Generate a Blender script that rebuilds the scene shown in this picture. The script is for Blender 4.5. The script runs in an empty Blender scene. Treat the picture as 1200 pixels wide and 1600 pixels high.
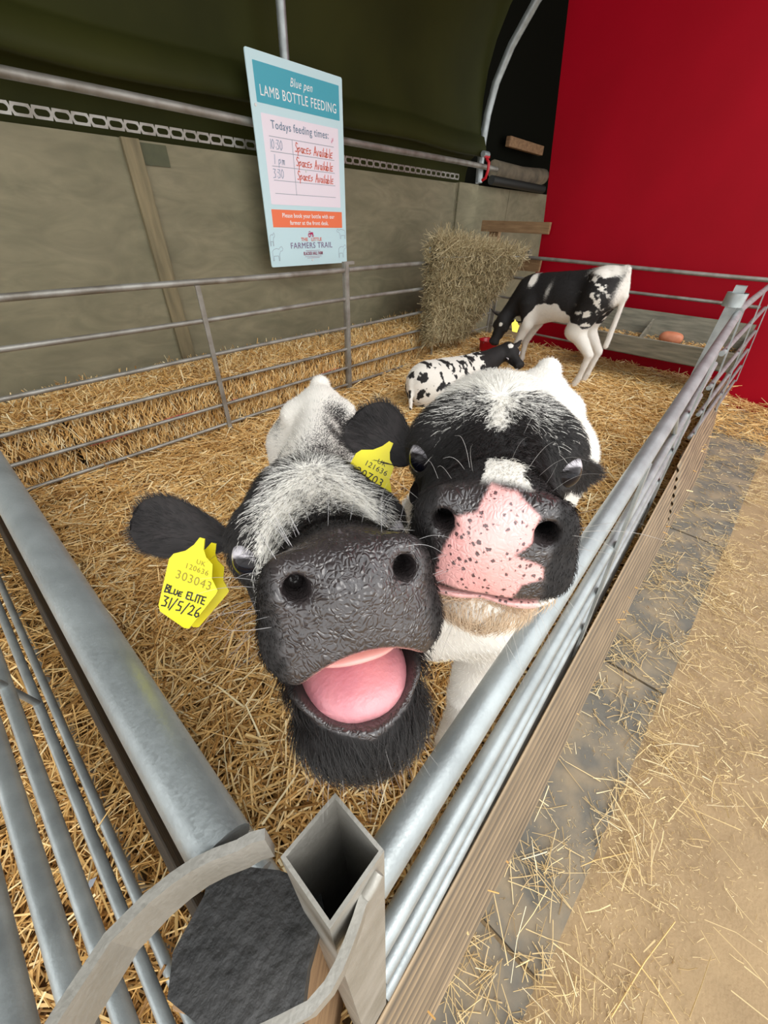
import bpy, math, random
import numpy as np
from mathutils import Vector, Matrix
rng = np.random.default_rng(7); random.seed(7)
S = bpy.context.scene; COL = S.collection

# ------------------------------------------------------------------ camera, light
CAM = Vector((0.0, 0.0, 1.413)); FPX = 602.0
RC = Matrix(((0.66884, 0.43761, -0.60096), (-0.74298, 0.42083, -0.52046), (0.02515, 0.79461, 0.60660)))
cd = bpy.data.cameras.new('camera'); cam = bpy.data.objects.new('camera', cd); COL.objects.link(cam)
cam.matrix_world = Matrix.Translation(CAM) @ RC.to_4x4()
cd.sensor_fit = 'HORIZONTAL'; cd.sensor_width = 36.0; cd.lens = FPX / 1200 * 36.0
cd.clip_start = 0.01; cd.clip_end = 200
S.camera = cam
def at(px, py, d):                      # the point seen at a pixel at optical depth d
    return CAM + RC @ Vector(((px - 600) / FPX * d, (800 - py) / FPX * d, -d))

w = bpy.data.worlds.new('sky'); S.world = w; w.use_nodes = True
nt = w.node_tree; bg = nt.nodes['Background']
tc = nt.nodes.new('ShaderNodeTexCoord'); sx = nt.nodes.new('ShaderNodeSeparateXYZ'); cr = nt.nodes.new('ShaderNodeValToRGB')
nt.links.new(tc.outputs['Generated'], sx.inputs[0]); nt.links.new(sx.outputs['Z'], cr.inputs[0]); nt.links.new(cr.outputs[0], bg.inputs[0])
cr.color_ramp.elements[0].color = (.80, .80, .78, 1); cr.color_ramp.elements[1].color = (.92, .97, 1.0, 1)
bg.inputs[1].default_value = 2.05
sd = bpy.data.lights.new('sun', 'SUN'); sd.energy = 1.1; sd.angle = math.radians(35); sd.color = (1, .96, .9)
sun = bpy.data.objects.new('sun', sd); COL.objects.link(sun)
sun.rotation_euler = Vector((0.10, 0.62, -0.78)).to_track_quat('-Z', 'Y').to_euler()
S.view_settings.view_transform = 'Standard'; S.view_settings.look = 'None'
S.view_settings.exposure = 0.22; S.view_settings.gamma = 1.0; S.view_settings.use_curve_mapping = False

# ------------------------------------------------------------------ materials
MATS = {}
def mat(name, col, rough=.6, metal=0., noise=0., nscale=20., bump=0., bscale=60., col2=None, spec=.5, stretch=None, detail=6., thresh=None):
    if name in MATS: return MATS[name]
    m = bpy.data.materials.new(name); m.use_nodes = True; nt = m.node_tree; b = nt.nodes['Principled BSDF']
    b.inputs['Roughness'].default_value = rough; b.inputs['Metallic'].default_value = metal
    b.inputs['Specular IOR Level'].default_value = spec
    b.inputs['Base Color'].default_value = (*col, 1)
    tc = nt.nodes.new('ShaderNodeTexCoord'); mp = nt.nodes.new('ShaderNodeMapping')
    nt.links.new(tc.outputs['Object'], mp.inputs[0])
    if stretch: mp.inputs['Scale'].default_value = stretch
    if col2 is not None or noise:
        n = nt.nodes.new('ShaderNodeTexNoise'); n.inputs['Scale'].default_value = nscale; n.inputs['Detail'].default_value = detail
        nt.links.new(mp.outputs[0], n.inputs['Vector'])
        r = nt.nodes.new('ShaderNodeValToRGB'); lo, hi = thresh or (.32, .68)
        r.color_ramp.elements[0].position = lo; r.color_ramp.elements[1].position = hi
        c2 = col2 if col2 is not None else tuple(c * (1 - noise) for c in col)
        r.color_ramp.elements[0].color = (*c2, 1); r.color_ramp.elements[1].color = (*col, 1)
        nt.links.new(n.outputs['Fac'], r.inputs[0]); nt.links.new(r.outputs[0], b.inputs['Base Color'])
    if bump:
        n = nt.nodes.new('ShaderNodeTexNoise'); n.inputs['Scale'].default_value = bscale; n.inputs['Detail'].default_value = 6
        nt.links.new(mp.outputs[0], n.inputs['Vector'])
        bu = nt.nodes.new('ShaderNodeBump'); bu.inputs['Strength'].default_value = bump; bu.inputs['Distance'].default_value = .004
        nt.links.new(n.outputs['Fac'], bu.inputs['Height']); nt.links.new(bu.outputs[0], b.inputs['Normal'])
    MATS[name] = m; return m

def galv(name, dark, light, rough, nsc=18.):
    m = mat(name, light, rough, .55, col2=dark, nscale=nsc, bump=.10, bscale=300)
    nt = m.node_tree; b = nt.nodes['Principled BSDF']                # zinc spangle over the mottling
    v = nt.nodes.new('ShaderNodeTexVoronoi'); v.inputs['Scale'].default_value = 420
    tc = nt.nodes.new('ShaderNodeTexCoord'); nt.links.new(tc.outputs['Object'], v.inputs['Vector'])
    r = nt.nodes.new('ShaderNodeMapRange'); r.inputs[3].default_value = rough - .07; r.inputs[4].default_value = rough + .10
    s = nt.nodes.new('ShaderNodeSeparateColor'); nt.links.new(v.outputs['Color'], s.inputs[0])
    nt.links.new(s.outputs[0], r.inputs[0]); nt.links.new(r.outputs[0], b.inputs['Roughness'])
    return m
ZINC = galv('galvanised_steel', (.30, .325, .33), (.42, .455, .46), .42)
ZINC_OLD = galv('weathered_galvanised_steel', (.23, .21, .18), (.40, .39, .36), .5, 9.)
ZINC_DULL = galv('dull_galvanised_bar', (.30, .28, .24), (.44, .42, .38), .5, 14.)
PLY = mat('painted_plywood', (.245, .218, .138), .75, noise=0, col2=(.175, .160, .098), nscale=2.2, bump=.25, bscale=30, stretch=(1, 1, 2.5), detail=9)
def flecks(m, col, scale=26, thr=.055):      # chips and stuck bits on the painted boards, plus plywood figure
    nt = m.node_tree; b = nt.nodes['Principled BSDF']; src = b.inputs['Base Color'].links[0].from_socket; tc = nt.nodes.new('ShaderNodeTexCoord')
    w = nt.nodes.new('ShaderNodeTexNoise'); w.inputs['Scale'].default_value = 3.2; w.inputs['Detail'].default_value = 10; w.inputs['Distortion'].default_value = 2.5
    mp = nt.nodes.new('ShaderNodeMapping'); mp.inputs['Scale'].default_value = (.8, 1, 2.2); nt.links.new(tc.outputs['Object'], mp.inputs[0]); nt.links.new(mp.outputs[0], w.inputs['Vector'])
    r = nt.nodes.new('ShaderNodeMapRange'); r.inputs[1].default_value = .3; r.inputs[2].default_value = .7; r.inputs[3].default_value = .86; r.inputs[4].default_value = 1.14; nt.links.new(w.outputs['Fac'], r.inputs[0])
    mu = nt.nodes.new('ShaderNodeVectorMath'); mu.operation = 'SCALE'; nt.links.new(src, mu.inputs[0]); nt.links.new(r.outputs[0], mu.inputs['Scale'])
    v = nt.nodes.new('ShaderNodeTexVoronoi'); v.inputs['Scale'].default_value = scale; nt.links.new(tc.outputs['Object'], v.inputs['Vector'])
    s = nt.nodes.new('ShaderNodeSeparateColor'); nt.links.new(v.outputs['Color'], s.inputs[0])
    a = nt.nodes.new('ShaderNodeMath'); a.operation = 'MULTIPLY'; nt.links.new(s.outputs[0], a.inputs[0]); a.inputs[1].default_value = thr * 2
    a2 = nt.nodes.new('ShaderNodeMath'); a2.operation = 'LESS_THAN'; nt.links.new(v.outputs['Distance'], a2.inputs[0]); nt.links.new(a.outputs[0], a2.inputs[1])
    g = nt.nodes.new('ShaderNodeMath'); g.operation = 'GREATER_THAN'; nt.links.new(s.outputs[1], g.inputs[0]); g.inputs[1].default_value = .8
    f = nt.nodes.new('ShaderNodeMath'); f.operation = 'MULTIPLY'; nt.links.new(a2.outputs[0], f.inputs[0]); nt.links.new(g.outputs[0], f.inputs[1])
    x = nt.nodes.new('ShaderNodeMix'); x.data_type = 'RGBA'; nt.links.new(f.outputs[0], x.inputs[0]); nt.links.new(mu.outputs[0], x.inputs[6]); x.inputs[7].default_value = (*col, 1); nt.links.new(x.outputs[2], b.inputs['Base Color'])
flecks(PLY, (.42, .36, .22))
BATTEN = mat('olive_timber', (.25, .205, .115), .75, col2=(.15, .125, .070), nscale=6, stretch=(4, 4, .5), bump=.4, bscale=40)
TARP = mat('green_tarpaulin', (.032, .034, .005), .7, spec=.18, col2=(.020, .022, .003), nscale=1.5, bump=.15, bscale=12)
REDP = mat('red_painted_board', (.40, .0002, .012), .55, col2=(.31, .0001, .008), nscale=1.1, bump=.12, bscale=90, stretch=(1, 1, .6), spec=.14)
WOOD = mat('sawn_timber', (.36, .22, .11), .75, col2=(.22, .125, .06), nscale=5, stretch=(4, 1, 8), bump=.3, bscale=50)
OLDWOOD = mat('grey_timber', (.26, .24, .18), .8, col2=(.13, .125, .095), nscale=5, stretch=(6, 1, 8), bump=.4, bscale=50)
SHEETM = mat('tan_corrugated_sheet', (.46, .33, .20), .6, col2=(.30, .215, .13), nscale=4, stretch=(1, 6, 6), bump=.25, bscale=60)
SHEETD = mat('dark_corrugated_sheet', (.055, .040, .026), .7, col2=(.022, .017, .012), nscale=8, stretch=(6, 1, 6), bump=.3, bscale=60)
BLACKP = mat('black_rubber_cap', (.050, .048, .047), .6, col2=(.018, .018, .018), nscale=30, bump=1., bscale=90, thresh=(.3, .75))
REDPL = mat('red_plastic', (.55, .01, .02), .35)
YEL = mat('yellow_tag_plastic', (.88, .78, .01), .38, col2=(.80, .66, .01), nscale=30)
INK = mat('black_ink', (.012, .012, .012), .5)
STONE = mat('grey_stone_slab', (.26, .205, .135), .8, col2=(.135, .125, .105), nscale=7, bump=.5, bscale=45, thresh=(.42, .62), detail=10)
SAND = mat('sandy_concrete', (.39, .270, .145), .9, col2=(.30, .205, .11), nscale=5, bump=.6, bscale=110, detail=12)

# ------------------------------------------------------------------ mesh helpers
def tagit(o, label=None, cat=None, group=None, kind=None):
    if label: o['label'] = label
    if cat: o['category'] = cat
    if group: o['group'] = group
    if kind: o['kind'] = kind
    return o
def empty(name, loc=(0, 0, 0), label=None, cat=None, group=None, kind=None):
    o = bpy.data.objects.new(name, None); COL.objects.link(o); o.location = loc; o.empty_display_size = .05
    return tagit(o, label, cat, group, kind)
def link(name, me, parent=None, m=None, **k):
    o = bpy.data.objects.new(name, me); COL.objects.link(o)
    if m is not None: me.materials.append(m)
    if parent is not None:
        o.parent = parent; o.matrix_parent_inverse = Matrix.Translation(-Vector(parent.location)) if not parent.parent else Matrix.Identity(4)
    return tagit(o, **k)
def np_mesh(name, V, F, smooth=True):   # F: (n,4) or (n,3) array
    V = np.ascontiguousarray(V, np.float32); F = np.ascontiguousarray(F, np.int32)
    me = bpy.data.meshes.new(name); n, k = F.shape
    me.vertices.add(len(V)); me.vertices.foreach_set('co', V.ravel())
    me.loops.add(n * k); me.loops.foreach_set('vertex_index', F.ravel())
    me.polygons.add(n); me.polygons.foreach_set('loop_start', np.arange(0, n * k, k, dtype=np.int32))
    me.polygons.foreach_set('use_smooth', np.full(n, smooth)); me.update(calc_edges=True); return me
class MB:
    def __init__(s): s.v = []; s.f = []; s.sm = []
    def add(s, vs, fs, smooth=False):
        b = len(s.v); s.v += [tuple(v) for v in vs]; s.f += [tuple(i + b for i in f) for f in fs]; s.sm += [smooth] * len(fs); return s
    def box(s, c, d, M=None, bev=0.):
        hx, hy, hz = d[0] / 2, d[1] / 2, d[2] / 2
        if bev:
            b = min(bev, hx * .9, hy * .9, hz * .9)
            import itertools
            import bmesh
            bm = bmesh.new(); bmesh.ops.create_cube(bm, size=1)
            for v in bm.verts: v.co = Vector((v.co.x * d[0], v.co.y * d[1], v.co.z * d[2]))
            bmesh.ops.bevel(bm, geom=bm.edges[:], offset=b, segments=2, affect='EDGES', profile=.6)
            vs = [v.co.copy() for v in bm.verts]; bm.verts.index_update(); fs = [[v.index for v in f.verts] for f in bm.faces]; bm.free()
        else:
            vs = [Vector((x, y, z)) for z in (-hz, hz) for y in (-hy, hy) for x in (-hx, hx)]
            fs = [(0, 2, 3, 1), (4, 5, 7, 6), (0, 1, 5, 4), (2, 6, 7, 3), (0, 4, 6, 2), (1, 3, 7, 5)]
        c = Vector(c)
        if M is not None: vs = [M @ v for v in vs]
        return s.add([v + c for v in vs], fs)
    def tube(s, pts, r, n=14, cap=True, hollow=0):
        pts = [Vector(p) for p in pts]; rs = r if isinstance(r, (list, tuple)) else [r] * len(pts)
        N = len(pts); ref = None; vs = []
        for i, p in enumerate(pts):
            t = (pts[min(i + 1, N - 1)] - pts[max(i - 1, 0)]).normalized()
            if ref is None: ref = Vector((0, 0, 1)) if abs(t.z) < .9 else Vector((1, 0, 0))
            a = t.cross(ref).normalized(); b = a.cross(t).normalized(); ref = b
            for k in range(n):
                an = 2 * math.pi * k / n; vs.append(p + (a * math.cos(an) + b * math.sin(an)) * rs[i])
        fs = [(i * n + k, i * n + (k + 1) % n, (i + 1) * n + (k + 1) % n, (i + 1) * n + k) for i in range(N - 1) for k in range(n)]
        s.add(vs, fs, True)
        if cap: s.add(vs[:n], [tuple(range(n))]); s.add(vs[-n:], [tuple(reversed(range(n)))])
        return s
    def ribbon(s, pts, up, height, thick):     # flat bar on edge following pts (its top edge)
        pts = [Vector(p) for p in pts]; up = Vector(up).normalized(); N = len(pts); vs = []
        for i, p in enumerate(pts):
            t = (pts[min(i + 1, N - 1)] - pts[max(i - 1, 0)]).normalized(); sd = t.cross(up).normalized() * thick / 2
            vs += [p - sd, p + sd, p + sd - up * height, p - sd - up * height]
        fs = [(i * 4 + k, i * 4 + (k + 1) % 4, i * 4 + 4 + (k + 1) % 4, i * 4 + 4 + k) for i in range(N - 1) for k in range(4)]
        fs += [(0, 1, 2, 3), (4 * N - 1, 4 * N - 2, 4 * N - 3, 4 * N - 4)]
        return s.add(vs, fs)
    def prism(s, poly, axis_u, axis_v, o, thick):  # flat outline with thickness along u x v
        u = Vector(axis_u); v = Vector(axis_v); n = u.cross(v).normalized() * thick; o = Vector(o); k = len(poly)
        a = [o + u * p[0] + v * p[1] for p in poly]; b = [p + n for p in a]
        return s.add(a + b, [tuple(reversed(range(k))), tuple(range(k, 2 * k))] + [(i, (i + 1) % k, (i + 1) % k + k, i + k) for i in range(k)])
    def mesh(s, name):
        me = bpy.data.meshes.new(name); me.from_pydata(s.v, [], s.f); me.polygons.foreach_set('use_smooth', s.sm); me.update(); return me
    def build(s, name, m, parent=None, **k): return link(name, s.mesh(name), parent, m, **k)

def hash3(ix, iy, iz, seed):
    n = (ix * 374761393 + iy * 668265263 + iz * 1274126177 + seed * 974634777).astype(np.int64)
    n = ((n ^ (n >> 13)) * 1274126177) & 0x7fffffff; n = (n ^ (n >> 16)) & 0xffff
    return n / 65535.0
def vnoise(P, scale, seed=0, oct=3):
    out = 0; amp = 1; tot = 0; P = np.asarray(P, np.float64)
    for o in range(oct):
        Q = P * scale * 2 ** o + 100; I = np.floor(Q).astype(np.int64); f = Q - I; f = f * f * (3 - 2 * f); a = 0
        for dx in (0, 1):
            for dy in (0, 1):
                for dz in (0, 1):
                    a = a + hash3(I[:, 0] + dx, I[:, 1] + dy, I[:, 2] + dz, seed + o * 7) * (f[:, 0] if dx else 1 - f[:, 0]) * (f[:, 1] if dy else 1 - f[:, 1]) * (f[:, 2] if dz else 1 - f[:, 2])
        out = out + a * amp; tot += amp; amp *= .5
    return out / tot
def sstep(a, b, x): t = np.clip((x - a) / (b - a), 0, 1); return t * t * (3 - 2 * t)

# straws: bent three-sided stalks, one mesh for a whole mass
def straw_mat(name, cols, rough=.55):
    m = bpy.data.materials.new(name); m.use_nodes = True; nt = m.node_tree; b = nt.nodes['Principled BSDF']
    a = nt.nodes.new('ShaderNodeAttribute'); a.attribute_name = 'sc'
    r = nt.nodes.new('ShaderNodeValToRGB'); r.color_ramp.elements[0].color = (*cols[0], 1); r.color_ramp.elements[1].color = (*cols[-1], 1)
    for i, c in enumerate(cols[1:-1]): e = r.color_ramp.elements.new((i + 1) / (len(cols) - 1)); e.color = (*c, 1)
    nt.links.new(a.outputs['Fac'], r.inputs[0]); nt.links.new(r.outputs[0], b.inputs['Base Color'])
    b.inputs['Roughness'].default_value = rough; b.inputs['Specular IOR Level'].default_value = .35; return m
STRAW = straw_mat('straw_stalks', [(.16, .070, .018), (.50, .265, .075), (.76, .47, .165), (.90, .66, .31), (.98, .86, .56)])
HAYM = straw_mat('hay_stalks', [(.10, .075, .035), (.26, .20, .10), (.42, .34, .19), (.56, .47, .28), (.70, .58, .36)])
CHAFF = straw_mat('pale_straw', [(.30, .19, .09), (.48, .33, .16), (.62, .46, .23), (.72, .55, .28), (.85, .74, .50)])
def straws(name, P, D, L, R, bend, sc, m, parent=None, floor=None, **k):
    N = len(P); D = D / np.linalg.norm(D, axis=1, keepdims=True)
    A = np.cross(D, rng.normal(size=(N, 3))); A /= np.linalg.norm(A, axis=1, keepdims=True); B = np.cross(D, A)
    V = np.zeros((N, 9, 3), np.float32)
    for i, t in enumerate((-.5, 0, .5)):
        c = P + D * (L * t)[:, None] + A * (bend * L * (0.25 - t * t) * 2)[:, None]
        for j in range(3):
            an = 2 * math.pi * j / 3
            V[:, i * 3 + j] = c + (A * math.cos(an) * .75 + B * math.sin(an)) * (R * (1 - .2 * i))[:, None]
    if floor is not None: V[:, :, 2] = np.maximum(V[:, :, 2], floor)
    q = np.array([(i * 3 + j, i * 3 + (j + 1) % 3, i * 3 + 3 + (j + 1) % 3, i * 3 + 3 + j) for i in range(2) for j in range(3)])
    F = (q[None] + (np.arange(N) * 9)[:, None, None]).reshape(-1, 4)
    me = np_mesh(name, V.reshape(-1, 3), F, False)
    at_ = me.attributes.new('sc', 'FLOAT', 'POINT'); at_.data.foreach_set('value', np.repeat(sc, 9).astype(np.float32))
    return link(name, me, parent, m, **k)
def rdir(N, tilt):
    a = rng.uniform(0, 2 * math.pi, N); t = rng.normal(0, tilt, N)
    return np.stack([np.cos(a) * np.cos(t), np.sin(a) * np.cos(t), np.sin(t)], 1)
def text(body, size, parent, M, m, name='lettering', shear=0., weight=0., font_scale_x=1., align='CENTER', ext=.0004, label=None):
    cu = bpy.data.curves.new(name, 'FONT'); cu.body = body; cu.size = size; cu.align_x = align; cu.align_y = 'CENTER'; cu.shear = shear
    cu.offset = weight; cu.extrude = ext; cu.resolution_u = 3; cu.space_character = 1.10
    o = bpy.data.objects.new('tmp', cu); COL.objects.link(o); bpy.context.view_layer.update()
    me = bpy.data.meshes.new_from_object(o.evaluated_get(bpy.context.evaluated_depsgraph_get())); bpy.data.objects.remove(o)
    me.transform(M @ Matrix.Diagonal((font_scale_x, 1, 1, 1)))
    me.materials.clear(); return link(name, me, parent, m, label=label)
# ------------------------------------------------------------------ setting
# ground of the walkway
def grid(name, x0, x1, y0, y1, nx, ny, H, m, parent=None, **k):
    X, Y = np.meshgrid(np.linspace(x0, x1, nx), np.linspace(y0, y1, ny)); P = np.stack([X.ravel(), Y.ravel(), 0 * X.ravel()], 1)
    P[:, 2] = H(P); i = np.arange(nx * ny).reshape(ny, nx)
    F = np.stack([i[:-1, :-1].ravel(), i[:-1, 1:].ravel(), i[1:, 1:].ravel(), i[1:, :-1].ravel()], 1)
    return link(name, np_mesh(name, P, F), parent, m, **k)
grid('floor', -4, 9, -4, 4.2, 200, 140, lambda P: -.012 + .008 * vnoise(P, 2.5, 3), SAND, kind='structure')
kerb = empty('trim_1', (0, 0, 0), kind='structure')
xs = [-1.2, .30, 1.28, 2.45, 3.6, 4.98]
ye = lambda x: -.245 - .052 * x if x > 0 else -.245
for i in range(5):
    a, b = xs[i] + .006, xs[i + 1] - .006; mb = MB(); j = [random.uniform(-.008, .008) for _ in range(4)]
    poly = [(a, .02), (a, ye(a) + j[0]), (a + .01, ye(a) - .004 + j[0]), ((a + b) / 2, ye((a + b) / 2) + j[1] * .6), (b - .008, ye(b) + j[2]), (b, ye(b) + .008 + j[2]), (b, .02)]
    mb.prism(poly, (1, 0, 0), (0, 1, 0), (0, 0, -.03), .036 + random.uniform(0, .004)).build('stone_slab', STONE, kerb)

# back wall: painted plywood panels and battens, perforated strip on top
wb = empty('wall_back', (0, 3.2, 0), kind='structure')
for a, b in ((-2.6, -1.19), (-1.18, 1.265), (1.275, 4.70), (4.71, 5.95), (5.96, 8.3)):
    MB().box(((a + b) / 2, 3.17, .87), (b - a, .02, 1.74 + (.012 if a > 4.7 else 0)), bev=.002).build('plywood_panel', PLY, wb)
MB().box((1.29, 3.145, .87), (.098, .028, 1.745), bev=.003).build('batten', BATTEN, wb)
MB().box((4.93, 3.145, .87), (.40, .022, 1.76), bev=.003).build('batten', PLY, wb)
MB().box((-1.18, 3.145, .87), (.098, .028, 1.74), bev=.003).build('batten', BATTEN, wb)
MB().box((1.42, 3.155, 1.68), (.16, .004, .10)).build('paint_patch', mat('dark_olive_patch', (.085, .09, .045), .7, col2=(.07, .075, .04)), wb, label='darker olive square patch')
# slotted galvanised strip: real holes
mb = MB(); z0, z1 = 1.765, 1.815; pit = .0855; yb = 3.135
nseg = 16
for i in range(int((4.72 + 1.2) / pit)):
    x0 = -1.2 + i * pit; x1 = x0 + pit; cx = (x0 + x1) / 2; cz = (z0 + z1) / 2; outer = []; inner = []
    for k in range(nseg):
        a = 2 * math.pi * (k + .5) / nseg; c, s_ = math.cos(a), math.sin(a)
        inner.append((cx + (.018 if c > 0 else -.018) + .0145 * c, cz + .0135 * s_))
        tt = 1 / max(abs(c) / (pit / 2), abs(s_) / (.025)); outer.append((cx + c * tt, cz + s_ * tt))
    vs = [(p[0], yb, p[1]) for p in outer] + [(p[0], yb, p[1]) for p in inner] + [(p[0], yb + .002, p[1]) for p in inner]
    mb.add(vs, [(k, (k + 1) % nseg, nseg + (k + 1) % nseg, nseg + k) for k in range(nseg)] + [(nseg + k, nseg + (k + 1) % nseg, 2 * nseg + (k + 1) % nseg, 2 * nseg + k) for k in range(nseg)])
mb.build('perforated_strip', ZINC_OLD, wb, label='slotted galvanised strip along the panel tops')

# green canopy of the tunnel: profile swept along x, with the drooping hem above the tube
prof = [(3.34, 1.66), (3.33, 1.86), (3.30, 1.96), (3.24, 2.0), (3.13, 1.985), (3.10, 2.0), (3.11, 2.06), (3.15, 2.15), (3.19, 2.165), (3.20, 2.19), (3.215, 2.3), (3.22, 2.45), (3.20, 2.65), (3.14, 2.85), (3.03, 3.05), (2.86, 3.28), (2.6, 3.52), (2.25, 3.74), (1.8, 3.92), (1.3, 4.02), (.75, 4.04), (.25, 3.97)]
def sweep(name, prof, xa, xb, nx, m, sag=.02, parent=None, **k):
    P = np.array([(x, y + sag * math.sin(x * 2.1 + z * 3) * (.6 if z < 3 else 1), z + .5 * sag * math.sin(x * 3.7)) for x in np.linspace(xa, xb, nx) for y, z in prof]); n = len(prof)
    F = np.array([(i * n + j, i * n + j + 1, (i + 1) * n + j + 1, (i + 1) * n + j) for i in range(nx - 1) for j in range(n - 1)])
    o = link(name, np_mesh(name, P, F), parent, m, **k); return o
sweep('ceiling', prof, -4, 5.12, 60, TARP, kind='structure')
# far bay behind the red board, its enclosed shade put into near-black colours
sweep('ceiling_far', [(3.45, 1.6), (3.44, 2.1), (3.36, 2.7), (3.1, 3.1), (2.6, 3.5), (1.8, 3.9), (.9, 4.02), (.2, 3.97)], 5.13, 9, 20, mat('shaded_green_tarpaulin', (.0035, .004, .002), .9, spec=.1), kind='structure')
MB().box((9.0, 1.9, 2), (.05, 4, 4.2)).build('wall_far', mat('shaded_far_wall', (.003, .003, .002), .9, spec=.1), kind='structure')

# red board on the right, its left edge leaning
wr = empty('wall_right', (5.12, 0, 0), kind='structure')
MB().prism([(-2.4, -.02), (2.12, -.02), (2.235, 1.42), (2.47, 3.1), (2.56, 3.8), (-2.4, 3.8)], (0, 1, 0), (0, 0, 1), (5.10, 0, 0), .03).build('painted_board', REDP, wr)

# tubes of the tunnel frame
MB().tube([(x, 3.06 + .004 * math.sin(x * 2), 1.895 + .006 * math.sin(x * 1.7)) for x in np.linspace(-3, 5.35, 30)], .023).build('horizontal_tube', ZINC_OLD, label='long dusty horizontal tube above the plywood wall and below the green sheet', cat='tube')
MB().tube([(2.36, 3.02, 1.80), (2.36, 3.02, 2.2), (2.37, 3.02, 2.6), (2.37, 2.99, 2.9), (2.37, 2.86, 3.2), (2.37, 2.6, 3.5), (2.37, 2.2, 3.78), (2.37, 1.6, 3.95), (2.37, .8, 3.98)], .030).build('hoop_tube', ZINC, label='grey upright tube running up from behind the blue sign', cat='tube')
MB().tube([(5.15, 3.15, 1.765), (5.15, 3.165, 1.95), (5.15, 3.17, 2.1), (5.15, 3.155, 2.33), (5.15, 3.105, 2.56), (5.15, 2.985, 2.80), (5.15, 2.79, 3.05), (5.15, 2.5, 3.32), (5.15, 2.1, 3.58), (5.15, 1.5, 3.82), (5.15, .6, 3.93)], .040, 18).build('hoop_tube', ZINC, label='curved pale grey hoop tube beside the dark opening left of the red board', cat='tube')
cl = empty('clamp', (5.0, 3.05, 1.9), 'red clamp holding the horizontal tube against the curved hoop', 'clamp')
MB().tube([(5.03, 3.02, 1.965), (5.03, 2.985, 1.93), (5.03, 2.98, 1.87), (5.03, 3.0, 1.80), (5.03, 3.04, 1.78)], .016, 8).build('jaw', REDPL, cl)
MB().tube([(4.99, 3.05, 2.0), (5.10, 3.05, 2.0)], .028).build('end_tube', ZINC, cl, label='grey tube stub')
MB().box((5.06, 3.04, 1.985), (.10, .03, .03), bev=.006).build('bolt_plate', REDPL, cl)

# things seen in the dark gap
rolls = MB(); rolls.tube([(5.6, 3.25, 1.93), (6.3, 3.22, 1.90), (7.1, 3.28, 1.95)], [.085, .10, .09], 12).build('rolled_sheet', mat('dusty_beige_sheet', (.22, .18, .12), .8, col2=(.10, .085, .06), nscale=8, bump=.6, bscale=12), label='rolled dusty beige sheet lying on the wall top in the dark gap', cat='rolled sheet')
MB().box((6.5, 3.33, 2.22), (1.0, .06, .10), bev=.01).build('timber_rail', WOOD, label='pale timber rail high in the dark gap beside the red board', cat='timber')
MB().tube([(5.3, 3.08, 1.80), (6.8, 3.10, 1.79)], .045).build('black_pipe', mat('black_pipe_plastic', (.02, .02, .018), .5), label='black pipe along the wall top behind the hoop', cat='pipe')
MB().ribbon([(5.5, 2.62, 3.3), (5.55, 2.6, 3.05), (5.52, 2.58, 2.8)], (0, 1, 0), .10, .01).build('torn_strip', mat('grey_torn_sheet', (.10, .10, .07), .8), label='torn grey strip hanging at the top of the dark gap', cat='strip')

# timber bracket frame left of the red board
fr = empty('plank_bracket', (5.0, 2.5, 1.0), 'brown sawn timber frame of planks and stub post left of the red board', 'bracket')
MB().box((5.03, 2.535, 1.368), (.045, .83, .105), bev=.004).build('plank', WOOD, fr)
MB().box((5.03, 2.50, 1.03), (.045, .74, .13), bev=.004).build('plank', WOOD, fr)
MB().box((5.09, 2.80, 1.02), (.07, .12, .60), bev=.004).build('post', WOOD, fr)
MB().box((5.05, 2.42, 1.145), (.06, .26, .05), bev=.004).build('block', OLDWOOD, fr)

# ------------------------------------------------------------------ hurdles
DROP = [0, .205, .416, .587, .750, .897, 1.0]
RAD = [.0175, .0145, .0125, .0115, .011, .011, .011]
def hurdle(name, A, B, label, lean=0., ztop=1.08, uprights=(.5,), m=ZINC, flat_ends=True, drops=DROP, rads=RAD, group=None, endw=.03, skip=()):
    A = Vector(A); B = Vector(B); d = (B - A); n = Vector((-d.y, d.x, 0)).normalized()
    r = empty(name, (A.x, A.y, 0), label, 'hurdle', group)
    def pt(p, z, zt): return Vector((p.x, p.y, 0)) + n * (lean * (zt - z)) + Vector((0, 0, z))
    za, zb = (A.z or ztop), (B.z or ztop)
    for i, (dr, rr) in enumerate(zip(drops, rads)):
        if i in skip: continue
        N = 9; pts = [pt(A.lerp(B, t), (za + (zb - za) * t) - dr, za + (zb - za) * t) + Vector((0, 0, .003 * math.sin(t * 6 + i * 2))) for t in np.linspace(0, 1, N)]
        MB().tube(pts, rr, 16 if i < 3 else 12).build('rail', m, r)
    for t in uprights:
        p = A.lerp(B, t); zt = za + (zb - za) * t
        a = pt(p, zt - rads[0] * .8, zt) ; b = pt(p, zt - drops[-1] - .01, zt)
        off = n * -(rads[1] + .003)
        M = d.normalized().to_track_quat('X', 'Z').to_matrix()
        MB().ribbon([a + off, b + off], d, endw, .007).build('upright', m, r) if False else MB().add([a + off + q for q in [d.normalized() * sx * endw / 2 + n * sy * .004 for sx, sy in ((-1, -1), (1, -1), (1, 1), (-1, 1))]] + [b + off + q for q in [d.normalized() * sx * endw / 2 + n * sy * .004 for sx, sy in ((-1, -1), (1, -1), (1, 1), (-1, 1))]], [(0, 1, 2, 3), (7, 6, 5, 4)] + [(k, k + 4, (k + 1) % 4 + 4, (k + 1) % 4) for k in range(4)]).build('upright', m, r)
    return r
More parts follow.
